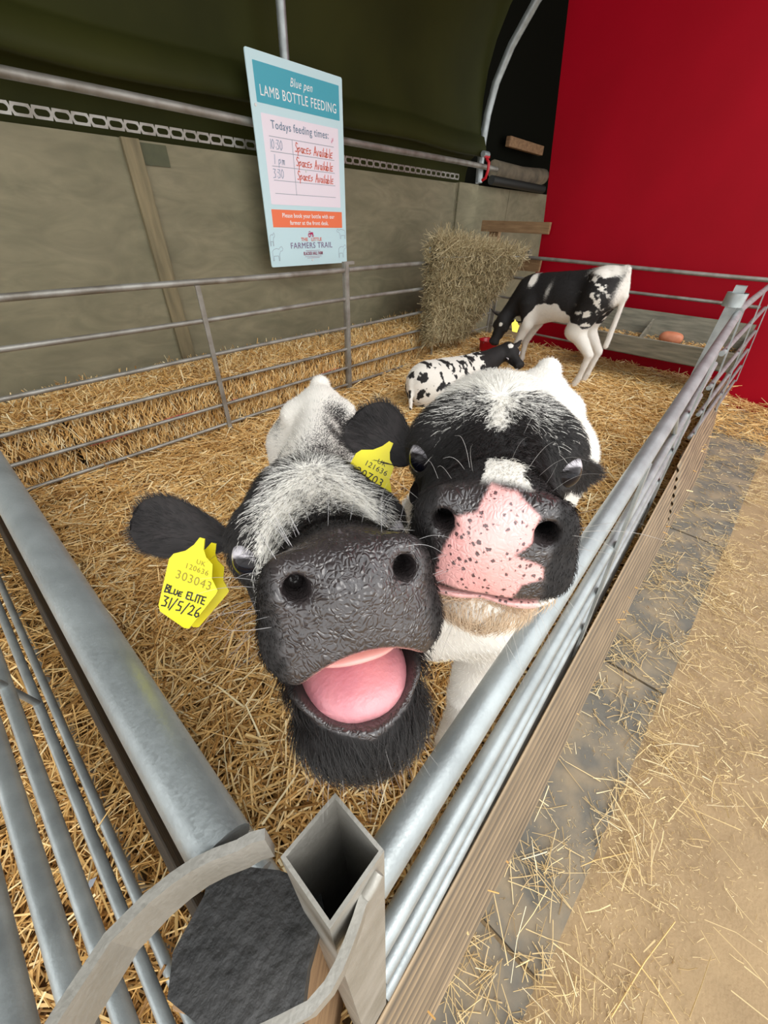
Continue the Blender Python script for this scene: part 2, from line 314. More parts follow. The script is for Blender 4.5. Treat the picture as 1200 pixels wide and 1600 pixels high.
def sq_post(parent, x, y, z0, z1, w, m, name='end_post', wall=.0026, lean=(0, 0)):
    mb = MB(); o = w / 2; i = o - wall; vs = []
    for z in (z0, z1): vs += [(x + a * o, y + b * o, z) for a, b in ((-1, -1), (1, -1), (1, 1), (-1, 1))]
    for z in (z0, z1): vs += [(x + a * i, y + b * i, z) for a, b in ((-1, -1), (1, -1), (1, 1), (-1, 1))]
    fs = [(k, (k + 1) % 4, 4 + (k + 1) % 4, 4 + k) for k in range(4)] + [(8 + k, 12 + k, 12 + (k + 1) % 4, 8 + (k + 1) % 4) for k in range(4)] + [(4 + k, 4 + (k + 1) % 4, 12 + (k + 1) % 4, 12 + k) for k in range(4)] + [(8, 9, 10, 11)]
    vs = [(v[0] + lean[0] * (z1 - v[2]), v[1] + lean[1] * (z1 - v[2]), v[2]) for v in vs]
    mb.add(vs, fs); return mb.build(name, m, parent)
g = 'galvanised sheep hurdles enclosing the straw pen'
hb1 = hurdle('back_hurdle', (-.06, 2.6, 0), (2.43, 2.6, 0), 'galvanised hurdle in front of the straw bales, left of the tall middle post', uprights=(.515,), m=ZINC_OLD)
MB().box((2.452, 2.588, .585), (.034, .010, 1.10), bev=.002).build('end_post', ZINC_OLD, hb1)
MB().box((2.432, 2.604, .585), (.006, .03, 1.10), bev=.002).build('end_post', ZINC_OLD, hb1)
MB().box((2.49, 2.6, 1.125), (.10, .02, .022), bev=.004).build('latch_bar', ZINC_OLD, hb1)
hb2 = hurdle('back_hurdle', (2.475, 2.6, 0), (4.92, 2.6, 0), 'galvanised hurdle in front of the straw bales, right of the tall middle post', uprights=(.5,), m=ZINC_OLD)
MB().box((2.474, 2.604, .57), (.006, .03, 1.06), bev=.002).build('end_post', ZINC_OLD, hb2)
MB().box((4.92, 2.6, .6), (.04, .012, 1.2), bev=.002).build('end_post', ZINC_OLD, hb2)
hr = hurdle('far_hurdle', (4.95, 2.58, 1.10), (4.95, .06, 1.08), 'galvanised hurdle in front of the red board, behind the trough', uprights=(.515,), m=ZINC_OLD)
MB().box((4.95, 2.57, .62), (.012, .045, 1.16), bev=.002).build('end_post', ZINC_OLD, hr)
MB().tube([(4.95, 2.56, 1.20), (4.95, 2.50, 1.215), (4.95, 2.47, 1.20)], .012, 8).build('hook', ZINC_OLD, hr)

# left hurdle, towards the back
hl = hurdle('left_hurdle', (-.016, .116, 0), (-.016, 2.56, 0), 'galvanised hurdle down the left side ending at the black capped post', uprights=(.55,), m=ZINC, rads=[.0195, .0145, .0125, .0115, .011, .011, .011], skip=(1, 2, 3, 4, 5, 6))
for i in range(1, 7):
    MB().tube([(-.016 + .02 * DROP[i], .20, 1.08 - DROP[i]), (-.016 + .02 * DROP[i], 2.56, 1.08 - DROP[i])], RAD[i]).build('rail', ZINC, hl)
def edge(pts, z): return [Vector((x, y, z)) for x, y in pts]
MB().ribbon(edge([(.007, .097), (.000, .102), (-.008, .105), (-.020, .112), (-.031, .117), (-.042, .120), (-.055, .122), (-.075, .122), (-.100, .113), (-.14, .095), (-.20, .065)], 1.102), (0, 0, 1), .042, .006).build('end_bar', ZINC_DULL, hl, label='bent flat end bar')
# parallel outer hurdle, only lower rails inside the frame
ho = hurdle('outer_hurdle', (-.235, -.12, 0), (-.235, 2.45, 0), 'outer galvanised hurdle at the lower left corner, beyond the left hurdle', uprights=(), m=ZINC, rads=[.0175, .018, .0155, .0138, .0112, .011, .011], drops=[0, .30, .445, .59, .77, .92, 1.0])
MB().tube([(-.236, .93, .62), (-.234, 1.06, .29)], .008).build('brace', ZINC, ho)

# right hurdle beside the walkway: leans, its rails lower near the corner post
hd = [0, .235, .40, .55, .68, .80]
rr_ = empty('right_hurdle', (.06, .05, 0), 'galvanised hurdle along the walkway, nearest to the corner post', 'hurdle')
def rrow(x, dr):  # point on rail dr below the top rail at x
    zt = 1.413 - (.468 - .049 * x); return Vector((x, .048 + .0205 * x - .095 * dr * (1 - .15 * x), zt - dr))
for i, (dr, rr) in enumerate(zip(hd, [.0178, .0135, .0125, .0115, .011, .011])):
    MB().tube([rrow(x, dr) for x in np.linspace([.054, .044, .038, .033, .028, .024][i], 2.73, 12)], rr, 20).build('rail', ZINC, rr_)
for x in (.95, 1.95):
    MB().ribbon([rrow(x, -.0) + Vector((-.015, -.016, 0)), rrow(x, .80) + Vector((-.015, -.016, 0))], (1, 0, 0), -.03, .007).build('upright', ZINC, rr_)
MB().tube([rrow(1.35, .01), rrow(1.75, .25), rrow(2.2, .55)], .009, 10).build('brace', ZINC, rr_)
sq_post(rr_, .0313, .0623, .0, 1.08, .048, ZINC_DULL, 'corner_post', lean=(-.035, -.072))
MB().ribbon(edge([(.046, .036), (.040, .0345), (.030, .034), (.022, .031), (.012, .028), (.002, .0255), (-.008, .0245), (-.02, .0265), (-.035, .035), (-.06, .05)], 1.062), (0, 0, 1), .040, .006).build('end_bar', ZINC_DULL, rr_, label='bent flat bar welded to the corner post')
MB().tube([(.047, .0355, 1.066), (.041, .0345, 1.064), (.034, .0345, 1.060)], .0042, 8).build('weld', ZINC_DULL, rr_)
# far post and second walkway hurdle
h2 = empty('right_hurdle', (2.78, .12, 0), 'galvanised hurdle along the walkway, running on to the red board', 'hurdle')
sq_post(h2, 2.77, .145, .0, 1.195, .045, ZINC)
MB().tube([(2.77, .145, 1.105), (2.77, .145, 1.165)], .044, 20, cap=False).build('collar', ZINC, h2)
def r2(x, dr): return Vector((x, .11 - .027 * (x - 2.8) - .12 * dr, 1.085 - dr))
for i, (dr, rr) in enumerate(zip([0, .2, .38, .53, .67, .80], [.0175, .014, .0125, .0115, .011, .011])):
    MB().tube([r2(x, dr) for x in np.linspace(2.80, 4.90, 8)], rr, 14).build('rail', ZINC, h2)
for x in (2.86, 3.85, 4.88):
    MB().ribbon([r2(x, 0) + Vector((0, -.015, 0)), r2(x, .8) + Vector((0, -.015, 0))], (1, 0, 0), -.03, .007).build('upright', ZINC, h2)

# corrugated sheets fixed low on the hurdles
def corr(name, xa, xb, top, bot, ridges, amp, m, thick=.003, nx=24, wob=0., **k):
    # top(x), bot(x) -> points; corrugations run along x
    vs = []; nz = ridges * 8 + 1
    for s_ in (0, 1):
        for x in np.linspace(xa, xb, nx):
            a, b = Vector(top(x)), Vector(bot(x)); d = b - a; nrm = Vector((1, 0, 0)).cross(d).normalized()
            for j in range(nz):
                t = j / (nz - 1); vs.append(a + d * t + nrm * (amp * math.cos(2 * math.pi * ridges * t) + s_ * thick + wob * math.sin(x * 4.2 + .6) * math.sin(math.pi * t)))
    M = nx * nz; q = lambda s_, i, j: s_ * M + i * nz + j; fs = []
    for i in range(nx - 1):
        for j in range(nz - 1):
            fs.append((q(0, i, j), q(0, i, j + 1), q(0, i + 1, j + 1), q(0, i + 1, j))); fs.append((q(1, i, j), q(1, i + 1, j), q(1, i + 1, j + 1), q(1, i, j + 1)))
        fs.append((q(0, i, 0), q(0, i + 1, 0), q(1, i + 1, 0), q(1, i, 0))); fs.append((q(0, i, nz - 1), q(1, i, nz - 1), q(1, i + 1, nz - 1), q(0, i + 1, nz - 1)))
    for i in (0, nx - 1):
        for j in range(nz - 1): fs.append((q(0, i, j), q(1, i, j), q(1, i, j + 1), q(0, i, j + 1)))
    o = MB().add(vs, fs, True).build(name, m, **k)
    at_ = o.data.attributes.new('groove_shade', 'FLOAT', 'POINT'); t = np.tile(np.linspace(0, 1, nz), 2 * nx)
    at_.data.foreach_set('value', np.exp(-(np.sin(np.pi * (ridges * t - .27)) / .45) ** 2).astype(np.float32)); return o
def paint_groove_shade(m, shade_col):  # shade painted as dark lines on the upper slope of each ridge
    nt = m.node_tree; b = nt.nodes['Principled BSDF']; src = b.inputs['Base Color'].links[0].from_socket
    a = nt.nodes.new('ShaderNodeAttribute'); a.attribute_name = 'groove_shade'; n = nt.nodes.new('ShaderNodeTexNoise'); n.inputs['Scale'].default_value = 14; n.inputs['Detail'].default_value = 5
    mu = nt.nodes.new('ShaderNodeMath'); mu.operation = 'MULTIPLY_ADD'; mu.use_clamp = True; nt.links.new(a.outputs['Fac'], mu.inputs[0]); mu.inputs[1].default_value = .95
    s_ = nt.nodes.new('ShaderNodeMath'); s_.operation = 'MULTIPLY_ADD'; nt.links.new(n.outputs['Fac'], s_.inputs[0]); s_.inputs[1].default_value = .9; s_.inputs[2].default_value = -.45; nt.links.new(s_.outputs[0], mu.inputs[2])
    x = nt.nodes.new('ShaderNodeMix'); x.data_type = 'RGBA'; nt.links.new(mu.outputs[0], x.inputs[0]); nt.links.new(src, x.inputs[6]); x.inputs[7].default_value = (*shade_col, 1); nt.links.new(x.outputs[2], b.inputs['Base Color'])
paint_groove_shade(SHEETM, (.10, .075, .05))
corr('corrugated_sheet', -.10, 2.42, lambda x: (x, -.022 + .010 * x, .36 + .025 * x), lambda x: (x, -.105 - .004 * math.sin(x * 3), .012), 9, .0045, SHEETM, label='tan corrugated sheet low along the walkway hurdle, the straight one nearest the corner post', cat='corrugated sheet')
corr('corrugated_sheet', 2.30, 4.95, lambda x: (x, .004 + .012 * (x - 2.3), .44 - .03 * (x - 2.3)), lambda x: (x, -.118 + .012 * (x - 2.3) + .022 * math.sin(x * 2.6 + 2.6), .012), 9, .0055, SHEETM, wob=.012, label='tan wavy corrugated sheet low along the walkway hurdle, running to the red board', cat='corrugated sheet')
corr('corrugated_sheet', 0, 1, lambda t: (-.125 + .0 * t, .15 + 2.3 * t, .36), lambda t: (-.11, .15 + 2.3 * t, .04), 7, .006, SHEETD, label='dark brown corrugated sheet under the left hurdle', cat='corrugated sheet') if False else None
vsd = MB(); nz = 57
for s_ in (0, 1):
    for y in (.10, 1.2, 2.45):
        for j in range(nz):
            t = j / (nz - 1); vsd.v.append((-.125 + .006 * math.cos(14 * math.pi * t) - .003 * s_ - .02 * t, y, .42 - .38 * t))
M_ = 3 * nz
for i in range(2):
    for j in range(nz - 1):
        a = i * nz + j; vsd.f += [(a, a + 1, a + nz + 1, a + nz), (M_ + a, M_ + a + nz, M_ + a + nz + 1, M_ + a + 1)]; vsd.sm += [True, True]
    a = i * nz; vsd.f.append((a, a + nz, M_ + a + nz, M_ + a)); vsd.sm.append(False)
vsd.build('corrugated_sheet', SHEETD, label='dark brown corrugated sheet under the left hurdle', cat='corrugated sheet')

# timber post with a black cap in the corner
pp = empty('gate_post', (-.035, .10, 0), 'square timber post with ragged black top in the near corner', 'post')
Mz = Matrix.Rotation(math.radians(33), 3, 'Z')
MB().box((-.040, .098, .46), (.082, .098, .92), Mz, bev=.004).build('timber', WOOD, pp)
mb = MB(); cap = [(-.055, -.048), (-.046, -.060), (-.01, -.056), (.03, -.060), (.046, -.050), (.050, -.01), (.046, .035), (.052, .058), (.02, .052), (-.02, .060), (-.046, .050), (-.054, .02)]
c3 = [Mz @ Vector((a * .84, b * .92, 0)) + Vector((-.036, .098, .925)) for a, b in cap]; k = len(c3)
tops = [p.copy() + Vector((0, 0, .026 + 0)) for p in c3]
mb.add(c3 + tops, [tuple(reversed(range(k)))] + [(i, (i + 1) % k, (i + 1) % k + k, i + k) for i in range(k)] + [tuple(range(k, 2 * k))])
mb.build('cap', BLACKP, pp, label='black worn cap')

# ------------------------------------------------------------------ trough on the far hurdle
tr = empty('feed_trough', (4.7, .7, .5), 'long grey timber trough hanging before the red board', 'trough')
y0, y1 = .02, 1.30
def plank(pa, pb, pc, pd, th, name, m):  # quad with thickness
    a, b, c, d = map(Vector, (pa, pb, pc, pd)); n = (b - a).cross(d - a).normalized() * th
    MB().add([a, b, c, d, a + n, b + n, c + n, d + n], [(3, 2, 1, 0), (4, 5, 6, 7)] + [(i, (i + 1) % 4, (i + 1) % 4 + 4, i + 4) for i in range(4)]).build(name, m, tr)
plank((4.80, y0, .47), (4.80, y1, .47), (4.86, y1, .76), (4.86, y0, .76), .02, 'back_board', OLDWOOD)
plank((4.48, y0, .45), (4.48, y1, .45), (4.82, y1, .45), (4.82, y0, .45), .02, 'bottom_board', OLDWOOD)
plank((4.46, y1, .45), (4.46, y0, .45), (4.42, y0, .60), (4.42, y1, .60), .02, 'front_board', OLDWOOD)
for y in (y0 + .01, y1 - .01): MB().prism([(4.43, .45), (4.80, .45), (4.85, .66), (4.43, .59)], (1, 0, 0), (0, 0, 1), (0, y, 0), .02).build('end_board', OLDWOOD, tr)
MB().prism([(4.47, .47), (4.79, .47), (4.83, .70), (4.46, .56)], (1, 0, 0), (0, 0, 1), (0, .80, 0), .018).build('divider', OLDWOOD, tr)
N = 900; P = np.stack([rng.uniform(4.5, 4.80, N), rng.uniform(y0 + .04, y1 - .04, N), rng.uniform(.53, .572, N)], 1)
MB().box((4.65, .66, .50), (.30, 1.2, .06)).build('feed', mat('brown_feed', (.30, .17, .08), .9, col2=(.2, .11, .05), nscale=60), tr)
straws('feed_pellets', P, rdir(N, .3), rng.uniform(.02, .05, N), rng.uniform(.0025, .004, N), rng.uniform(0, .1, N), rng.uniform(.2, .8, N), STRAW, tr, kind='stuff')
import bmesh
def lump(name, c, d, m, seed=1, parent=None, sub=3, **k):
    bm = bmesh.new(); bmesh.ops.create_icosphere(bm, subdivisions=sub, radius=1)
    for v in bm.verts:
        q = v.co; e = 2.6; nn = (abs(q.x) ** e + abs(q.y) ** e + abs(q.z) ** e) ** (1 / e); q = q / nn
        f = 1 + .10 * (vnoise(np.array([[q.x, q.y, q.z]]), 2, seed)[0] - .5)
        v.co = Vector((c[0] + q.x * d[0] / 2 * f, c[1] + q.y * d[1] / 2 * f, c[2] + q.z * d[2] / 2 * f))
    me = bpy.data.meshes.new(name); bm.to_mesh(me); bm.free(); me.polygons.foreach_set('use_smooth', [True] * len(me.polygons))
    return link(name, me, parent, m, **k)
lump('salt_lick', (4.62, .56, .60), (.13, .19, .10), mat('salmon_salt_block', (.62, .24, .13), .5, col2=(.52, .18, .09), nscale=20), label='salmon pink rounded salt lick lying in the trough', cat='salt lick')

# ------------------------------------------------------------------ straw bedding and bales
def Hs(P):
    x, y = P[:, 0], P[:, 1]; Q = np.stack([x, y, 0 * x], 1)
    return .065 + .10 * sstep(2.2, 4.9, x) + .05 * (vnoise(Q, 1.6, 11) - .4) + .03 * (vnoise(Q, 6, 12) - .5) + .05 * sstep(2.2, 2.7, y)
BASE = mat('trodden_straw', (.24, .13, .042), .9, col2=(.09, .045, .014), nscale=35, bump=1., bscale=70, detail=8)
grid('bedding_ground', -1.9, 5.08, .0, 3.14, 150, 80, lambda P: Hs(P) - .012, BASE, kind='structure').name = 'floor_pen'
def bed(name, n, x0, x1, y0, y1, Lr, Rr, scr, label, hh=.03, tilt=.16, m=STRAW, Hf=Hs, dens=None, **k):
    x = rng.uniform(x0, x1, n); y = rng.uniform(y0, y1, n); 
    if dens is not None:
        keep = rng.uniform(0, 1, n) < dens(x, y); x, y = x[keep], y[keep]; n = len(x)
    P = np.stack([x, y, 0 * x], 1); h = rng.uniform(0, 1, n) ** 1.3
    P[:, 2] = Hf(P) + h * hh; L = rng.uniform(*Lr, n) * rng.choice([1, .6, 1.4], n); t = np.clip(rng.normal(.5, .22, n) + (h - .5) * .25, 0, 1) * (scr[1] - scr[0]) + scr[0]
    o = straws(name, P, rdir(n, tilt), L, rng.uniform(*Rr, n), rng.uniform(0, .16, n), t, m, **k)
    if label: tagit(o, label, 'straw', kind='stuff')
    return o
bed('straw_bedding', 30000, -.02, 1.9, .02, 2.62, (.07, .22), (.0020, .0046), (.0, 1.0), 'loose golden straw bedding over the pen floor near the calves', hh=.05, tilt=.22)
bed('straw_bedding', 30000, 1.9, 5.05, .0, 2.62, (.08, .22), (.0026, .0052), (.15, 1.0), 'loose golden straw bedding in the far part of the pen', hh=.045, tilt=.22)
bed('straw_bedding', 13000, -1.3, -.02, .0, 2.62, (.07, .22), (.0018, .0042), (.0, .9), 'darker straw bedding left of the left hurdle', hh=.05, tilt=.22)
# bales
gb = 'straw bales along the back wall'
edges_x = [-1.75, -.72, .32, 1.36, 2.38, 3.42, 4.50]
names = ['at the left edge', 'second from the left edge', 'below the timber batten', 'left of the middle post', 'right of the middle post', 'behind the hay rack']
for i in range(6):
    xa, xb = edges_x[i] + .006, edges_x[i + 1] - .006; xc = (xa + xb) / 2; ya, yb_ = 2.66 + random.uniform(-.01, .01), 3.08; zt = .475 + random.uniform(-.02, .02)
    lab = 'compressed golden straw bale against the wall, ' + names[i]
    e = empty('straw_bale', (xc, 2.9, 0), lab, 'straw bale')
    MB().box((xc, (ya + yb_) / 2, zt / 2), (xb - xa, yb_ - ya, zt), bev=.03).build('core', BASE, e)
    n1 = 2600; x = rng.uniform(xa, xb, n1); z = rng.uniform(.02, zt, n1)      # front face: mostly upright, pressed stalk ends
    P1 = np.stack([x, ya - rng.uniform(0, .018, n1) - .008 * vnoise(np.stack([x, 0 * x, z], 1), 12, 5), z], 1)
    D1 = np.stack([rng.normal(0, .45, n1), rng.normal(-.12, .25, n1), np.ones(n1)], 1)
    n2 = 2600; x = rng.uniform(xa, xb, n2); y = rng.uniform(ya, yb_, n2)
    P2 = np.stack([x, y, zt + rng.uniform(-.005, .035, n2)], 1); D2 = rdir(n2, .32)
    n3 = 520; x = rng.uniform(xa, xb, n3)
    P3 = np.stack([x, rng.uniform(ya, yb_, n3), np.full(n3, zt + .03)], 1); D3 = rdir(n3, .8)
    P = np.concatenate([P1, P2, P3]); D = np.concatenate([D1, D2, D3]); n = len(P)
    L = np.concatenate([rng.uniform(.04, .11, n1), rng.uniform(.06, .16, n2), rng.uniform(.07, .18, n3)])
    straws('stalks', P, D, L, rng.uniform(.0022, .0042, n), rng.uniform(0, .12, n), np.clip(rng.normal(.58, .24, n), 0, 1), STRAW, e, kind='stuff')
    if i in (2, 3):
        for zz in (.30,):
            MB().tube([(x_, ya - .022, zz + .01 * math.sin(x_ * 9) + .03 * (x_ - xa)) for x_ in np.linspace(xa + .05, xb, 14)], .0022, 6).build('twine', mat('pink_twine', (.60, .10, .11), .7), e, label='pink twine')

# ------------------------------------------------------------------ hay rack in the corner
hk = empty('hay_rack', (4.1, 2.5, .5), 'wire hay rack stuffed with greenish hay hanging on the back hurdle', 'hay rack')
def rackp(u, v):   # front face: u 0..1 left to right, v 0..1 bottom to top
    xa, xb = 3.50 + .0 * v, 4.62; xl = xa + (1 - v) * .02; xr = 4.15 + .30 * v
    return Vector((xl + (xr - xl) * u, (2.50 - .05 * u) - (.10 + .30 * u) * v ** 1.2, .42 + .72 * v - .05 * (1 - v) * u))
wire = lambda pts, r=.004: MB().tube(pts, r, 6)
for i in range(9): wire([rackp(i / 8, v) for v in np.linspace(0, 1, 5)]).build('wire', ZINC, hk)
for j in range(6): wire([rackp(u, j / 5) for u in np.linspace(0, 1, 8)]).build('wire', ZINC, hk)
MB().tube([(3.50, 2.57, 1.21), (3.50, 2.56, .44)], .008, 8).build('frame_bar', ZINC, hk); MB().tube([(3.50, 2.57, 1.15), rackp(0, 1)], .008, 8).build('frame_bar', ZINC, hk)
nu, nv = 20, 14; vs = []
for s_ in (0, 1):
    for a in range(nu):
        for b in range(nv):
            p = rackp(a / (nu - 1), b / (nv - 1)); q = p.copy(); q.y = 2.57
            if s_: p = q
            vs.append(p + Vector((0, (.02 * vnoise(np.array([[p.x, p.z, s_]]), 8, 4)[0]) if not s_ else 0, .0)))
K = nu * nv; ix = lambda s_, a, b: s_ * K + a * nv + b; fs = []
for a in range(nu - 1):
    for b in range(nv - 1): fs += [(ix(0, a, b), ix(0, a + 1, b), ix(0, a + 1, b + 1), ix(0, a, b + 1)), (ix(1, a, b), ix(1, a, b + 1), ix(1, a + 1, b + 1), ix(1, a + 1, b))]
    fs += [(ix(0, a, nv - 1), ix(0, a + 1, nv - 1), ix(1, a + 1, nv - 1), ix(1, a, nv - 1)), (ix(0, a, 0), ix(1, a, 0), ix(1, a + 1, 0), ix(0, a + 1, 0))]
for b in range(nv - 1): fs += [(ix(0, 0, b), ix(0, 0, b + 1), ix(1, 0, b + 1), ix(1, 0, b)), (ix(0, nu - 1, b), ix(1, nu - 1, b), ix(1, nu - 1, b + 1), ix(0, nu - 1, b + 1))]
MB().add(vs, fs, True).build('hay_core', mat('packed_hay', (.20, .155, .08), .95, col2=(.09, .07, .035), nscale=40, bump=1, bscale=60), hk)
n = 9000; u = rng.uniform(0, 1, n); v = rng.uniform(0, 1.0, n); P = np.array([rackp(a, b) for a, b in zip(u, v)]); P[:, 1] -= rng.uniform(-.02, .02, n)
sidef = rng.uniform(0, 1, n) < .15; P[sidef, 0] = 3.50 + rng.uniform(-.02, .01, sidef.sum()); P[sidef, 1] = rng.uniform(2.42, 2.57, sidef.sum())
D = np.stack([rng.normal(0, .8, n), rng.normal(-.05, .25, n), rng.normal(0, .7, n)], 1)
straws('hay', P, D, rng.uniform(.08, .24, n), rng.uniform(.0018, .0036, n), rng.uniform(0, .3, n), np.clip(rng.normal(.5, .22, n), 0, 1), HAYM, hk, kind='stuff')
n = 3600; u = rng.uniform(0, 1, n); P = np.array([rackp(a, 1) for a in u]); s_ = rng.uniform(0, 1, n); P[:, 1] = P[:, 1] * (1 - s_) + 2.6 * s_
hgt = .17 * (1 - u * .85) * np.sin(np.clip(s_, .08, .92) * 3.14) ** .5; P[:, 2] += rng.uniform(-.03, 1, n) * hgt + .01
D = np.stack([rng.normal(-.1, .6, n), rng.normal(-.2, .5, n), rng.normal(.35, .5, n)], 1)
straws('hay', P, D, rng.uniform(.10, .28, n), rng.uniform(.0018, .0036, n), rng.uniform(0, .3, n), np.clip(rng.normal(.65, .2, n), 0, 1), HAYM, hk, kind='stuff')

# ------------------------------------------------------------------ straw scattered on the walkway
Hg = lambda P: .012 + 0 * P[:, 0]
def dens(x, y):
    edge_ = np.exp(-((y + .15) / .05) ** 2); kerb_ = np.exp(-((y - (-.27 - .052 * x)) / .07) ** 2); far = .12 * np.exp((y + .3) * 2.)
    nz_ = vnoise(np.stack([x, y, 0 * x], 1), 6, 21); return np.clip((.85 * edge_ + .75 * kerb_ + far) * sstep(.38, .62, nz_) * 1.5 + .015, 0, 1)
bed('loose_straw', 14000, -.3, 5.2, -1.1, -.085, (.03, .11), (.0010, .0020), (.2, 1), 'pale loose straw scattered along the walkway slabs', hh=.012, tilt=.06, m=CHAFF, Hf=Hg, dens=dens, floor=.009)
def dens2(x, y): 
    nz_ = vnoise(np.stack([x, y, 0 * x], 1), 5, 31); return np.clip(np.exp(-((y - (-.36 - .052 * x)) / .13) ** 2) * .9 + .16, 0, 1) * sstep(.25, .6, nz_)
bed('chaff', 42000, -.3, 2.6, -1.2, -.09, (.003, .017), (.0005, .0011), (.1, 1), 'small pale chaff and stalk bits on the sandy walkway', hh=.003, tilt=.05, m=CHAFF, Hf=lambda P: .0075 + 0 * P[:, 0] - .011 * (P[:, 1] < -.26 - .052 * P[:, 0]), dens=dens2, floor=-.006)
bed('chaff', 14000, 1.0, 5.2, -2.2, -.09, (.01, .05), (.0010, .0022), (.1, 1), 'coarser pale straw bits farther along the walkway', hh=.006, tilt=.08, m=CHAFF, Hf=Hg, dens=lambda x, y: .35 + .6 * np.exp(-((y - (-.5 - .05 * x)) / .2) ** 2), floor=-.004)
bed('loose_straw', 2600, 4.2, 5.08, -1.6, .02, (.08, .18), (.0018, .003), (.2, .9), 'heap of loose straw at the foot of the red board', hh=.05, tilt=.25, Hf=lambda P: .01 + .05 * sstep(4.4, 5.0, P[:, 0]))
# a few single long stalks lying on the sand
for i, (px, py, qx, qy) in enumerate([(985, 1490, 1060, 1600), (955, 1590, 1055, 1440), (1020, 1160, 1110, 1310), (870, 1370, 990, 1330), (840, 1450, 800, 1600)]):
    def g_(px, py):
        r = RC @ Vector(((px - 600) / FPX, (800 - py) / FPX, -1)); t = (.004 - CAM.z) / r.z; return CAM + r * t
    a, b = g_(px, py), g_(qx, qy); mid = (a + b) / 2 + Vector((.006, .004, .004))
    MB().tube([a, mid, b], [.0016, .0015, .0012], 6).build('straw_stalk', mat('pale_stalk', (.72, .50, .20), .5), label=['long pale straight stalk at the bottom right edge', 'long bent stalk crossing the bottom of the walkway', 'thin dark stalk across the middle of the walkway', 'short pale stalk lying across the slab edge', 'thin stalk by the slab corner near the bottom'][i], cat='straw stalk')
# small grey feather in the left straw
mb = MB(); mb.prism([(0, 0), (.012, .006), (.03, .010), (.042, .004), (.03, -.006), (.012, -.005)], (1, 0, 0), (0, 1, 0), (-.33, .62, .14), .001)
mb.build('feather', mat('grey_feather', (.35, .37, .42), .7), label='small grey feather lying on the straw at the left edge', cat='feather')
# ------------------------------------------------------------------ notice board on the back wall
flat = lambda name, c, r=.45: mat(name, c, r, spec=.4)
SX0, SX1, SY, SZ0, SZ1 = 2.030, 2.822, 2.975, 1.088, 2.205
SW, SH = SX1 - SX0, SZ1 - SZ0
sg = empty('notice_board', (SX0, SY, SZ0), 'tall pale blue board with lamb bottle feeding times, fixed above the back hurdle', 'sign')
def rrect(u0, v0, u1, v1, r=0.006, off=0., th=.001):   # rounded panel; u right, v down, in metres
    pts = []
    for cx, cz, a0 in ((u1 - r, -v0 - r, 0), (u0 + r, -v0 - r, 90), (u0 + r, -v1 + r, 180), (u1 - r, -v1 + r, 270)):
        pts += [(cx + r * math.cos(math.radians(a0 + a)), cz + r * math.sin(math.radians(a0 + a))) for a in (0, 30, 60, 90)]
    return MB().prism(pts, (1, 0, 0), (0, 0, 1), (SX0, SY - off, SZ1), th)
def TM(u, v, rot=0., off=.003): return Matrix.Translation((SX0 + u, SY - off, SZ1 - v)) @ Matrix.Rotation(rot, 4, 'Y') @ Matrix(((1, 0, 0, 0), (0, 0, -1, 0), (0, 1, 0, 0), (0, 0, 0, 1)))
rrect(0, 0, SW, SH, .012, -.008, .008).build('board', flat('pale_blue_print', (.62, .84, .90)), sg)
rrect(.045, .045, SW - .035, .225, .004, .0005).build('header', flat('teal_print', (.075, .42, .54)), sg, label='teal header band')
rrect(.062, .270, SW - .055, .735, .004, .0005).build('panel', flat('pinkish_white_print', (.93, .85, .94)), sg, label='pinkish white writing panel')
rrect(.055, .763, SW - .045, .868, .002, .0005).build('band', flat('orange_print', (.95, .22, .10)), sg, label='orange band')
WH, NAVY, OR, PB, MAR, GRY = flat('white_print', (.95, .97, .97)), flat('slate_blue_print', (.17, .25, .36)), flat('red_orange_marker', (.78, .13, .06)), flat('faded_blue_marker', (.36, .43, .58)), flat('maroon_print', (.33, .03, .10)), flat('grey_line_print', (.30, .34, .42))
cx = SW / 2
text('Blue pen', .060, sg, TM(cx + .015, .098), WH, shear=.35, weight=.0, font_scale_x=.82)
text('LAMB BOTTLE FEEDING', .071, sg, TM(cx + .004, .170), WH, weight=0, font_scale_x=.80)
text('Todays feeding times:', .058, sg, TM(cx - .012, .318), NAVY, weight=.0003, font_scale_x=.90)
for i, v in enumerate((.375, .450, .525, .600, .672)): MB().box((SX0 + cx, SY - .002, SZ1 - v), (.58, .001, .0028)).build('rule', GRY, sg)
MB().box((SX0 + .295, SY - .002, SZ1 - .525), (.0028, .001, .30)).build('rule', GRY, sg)
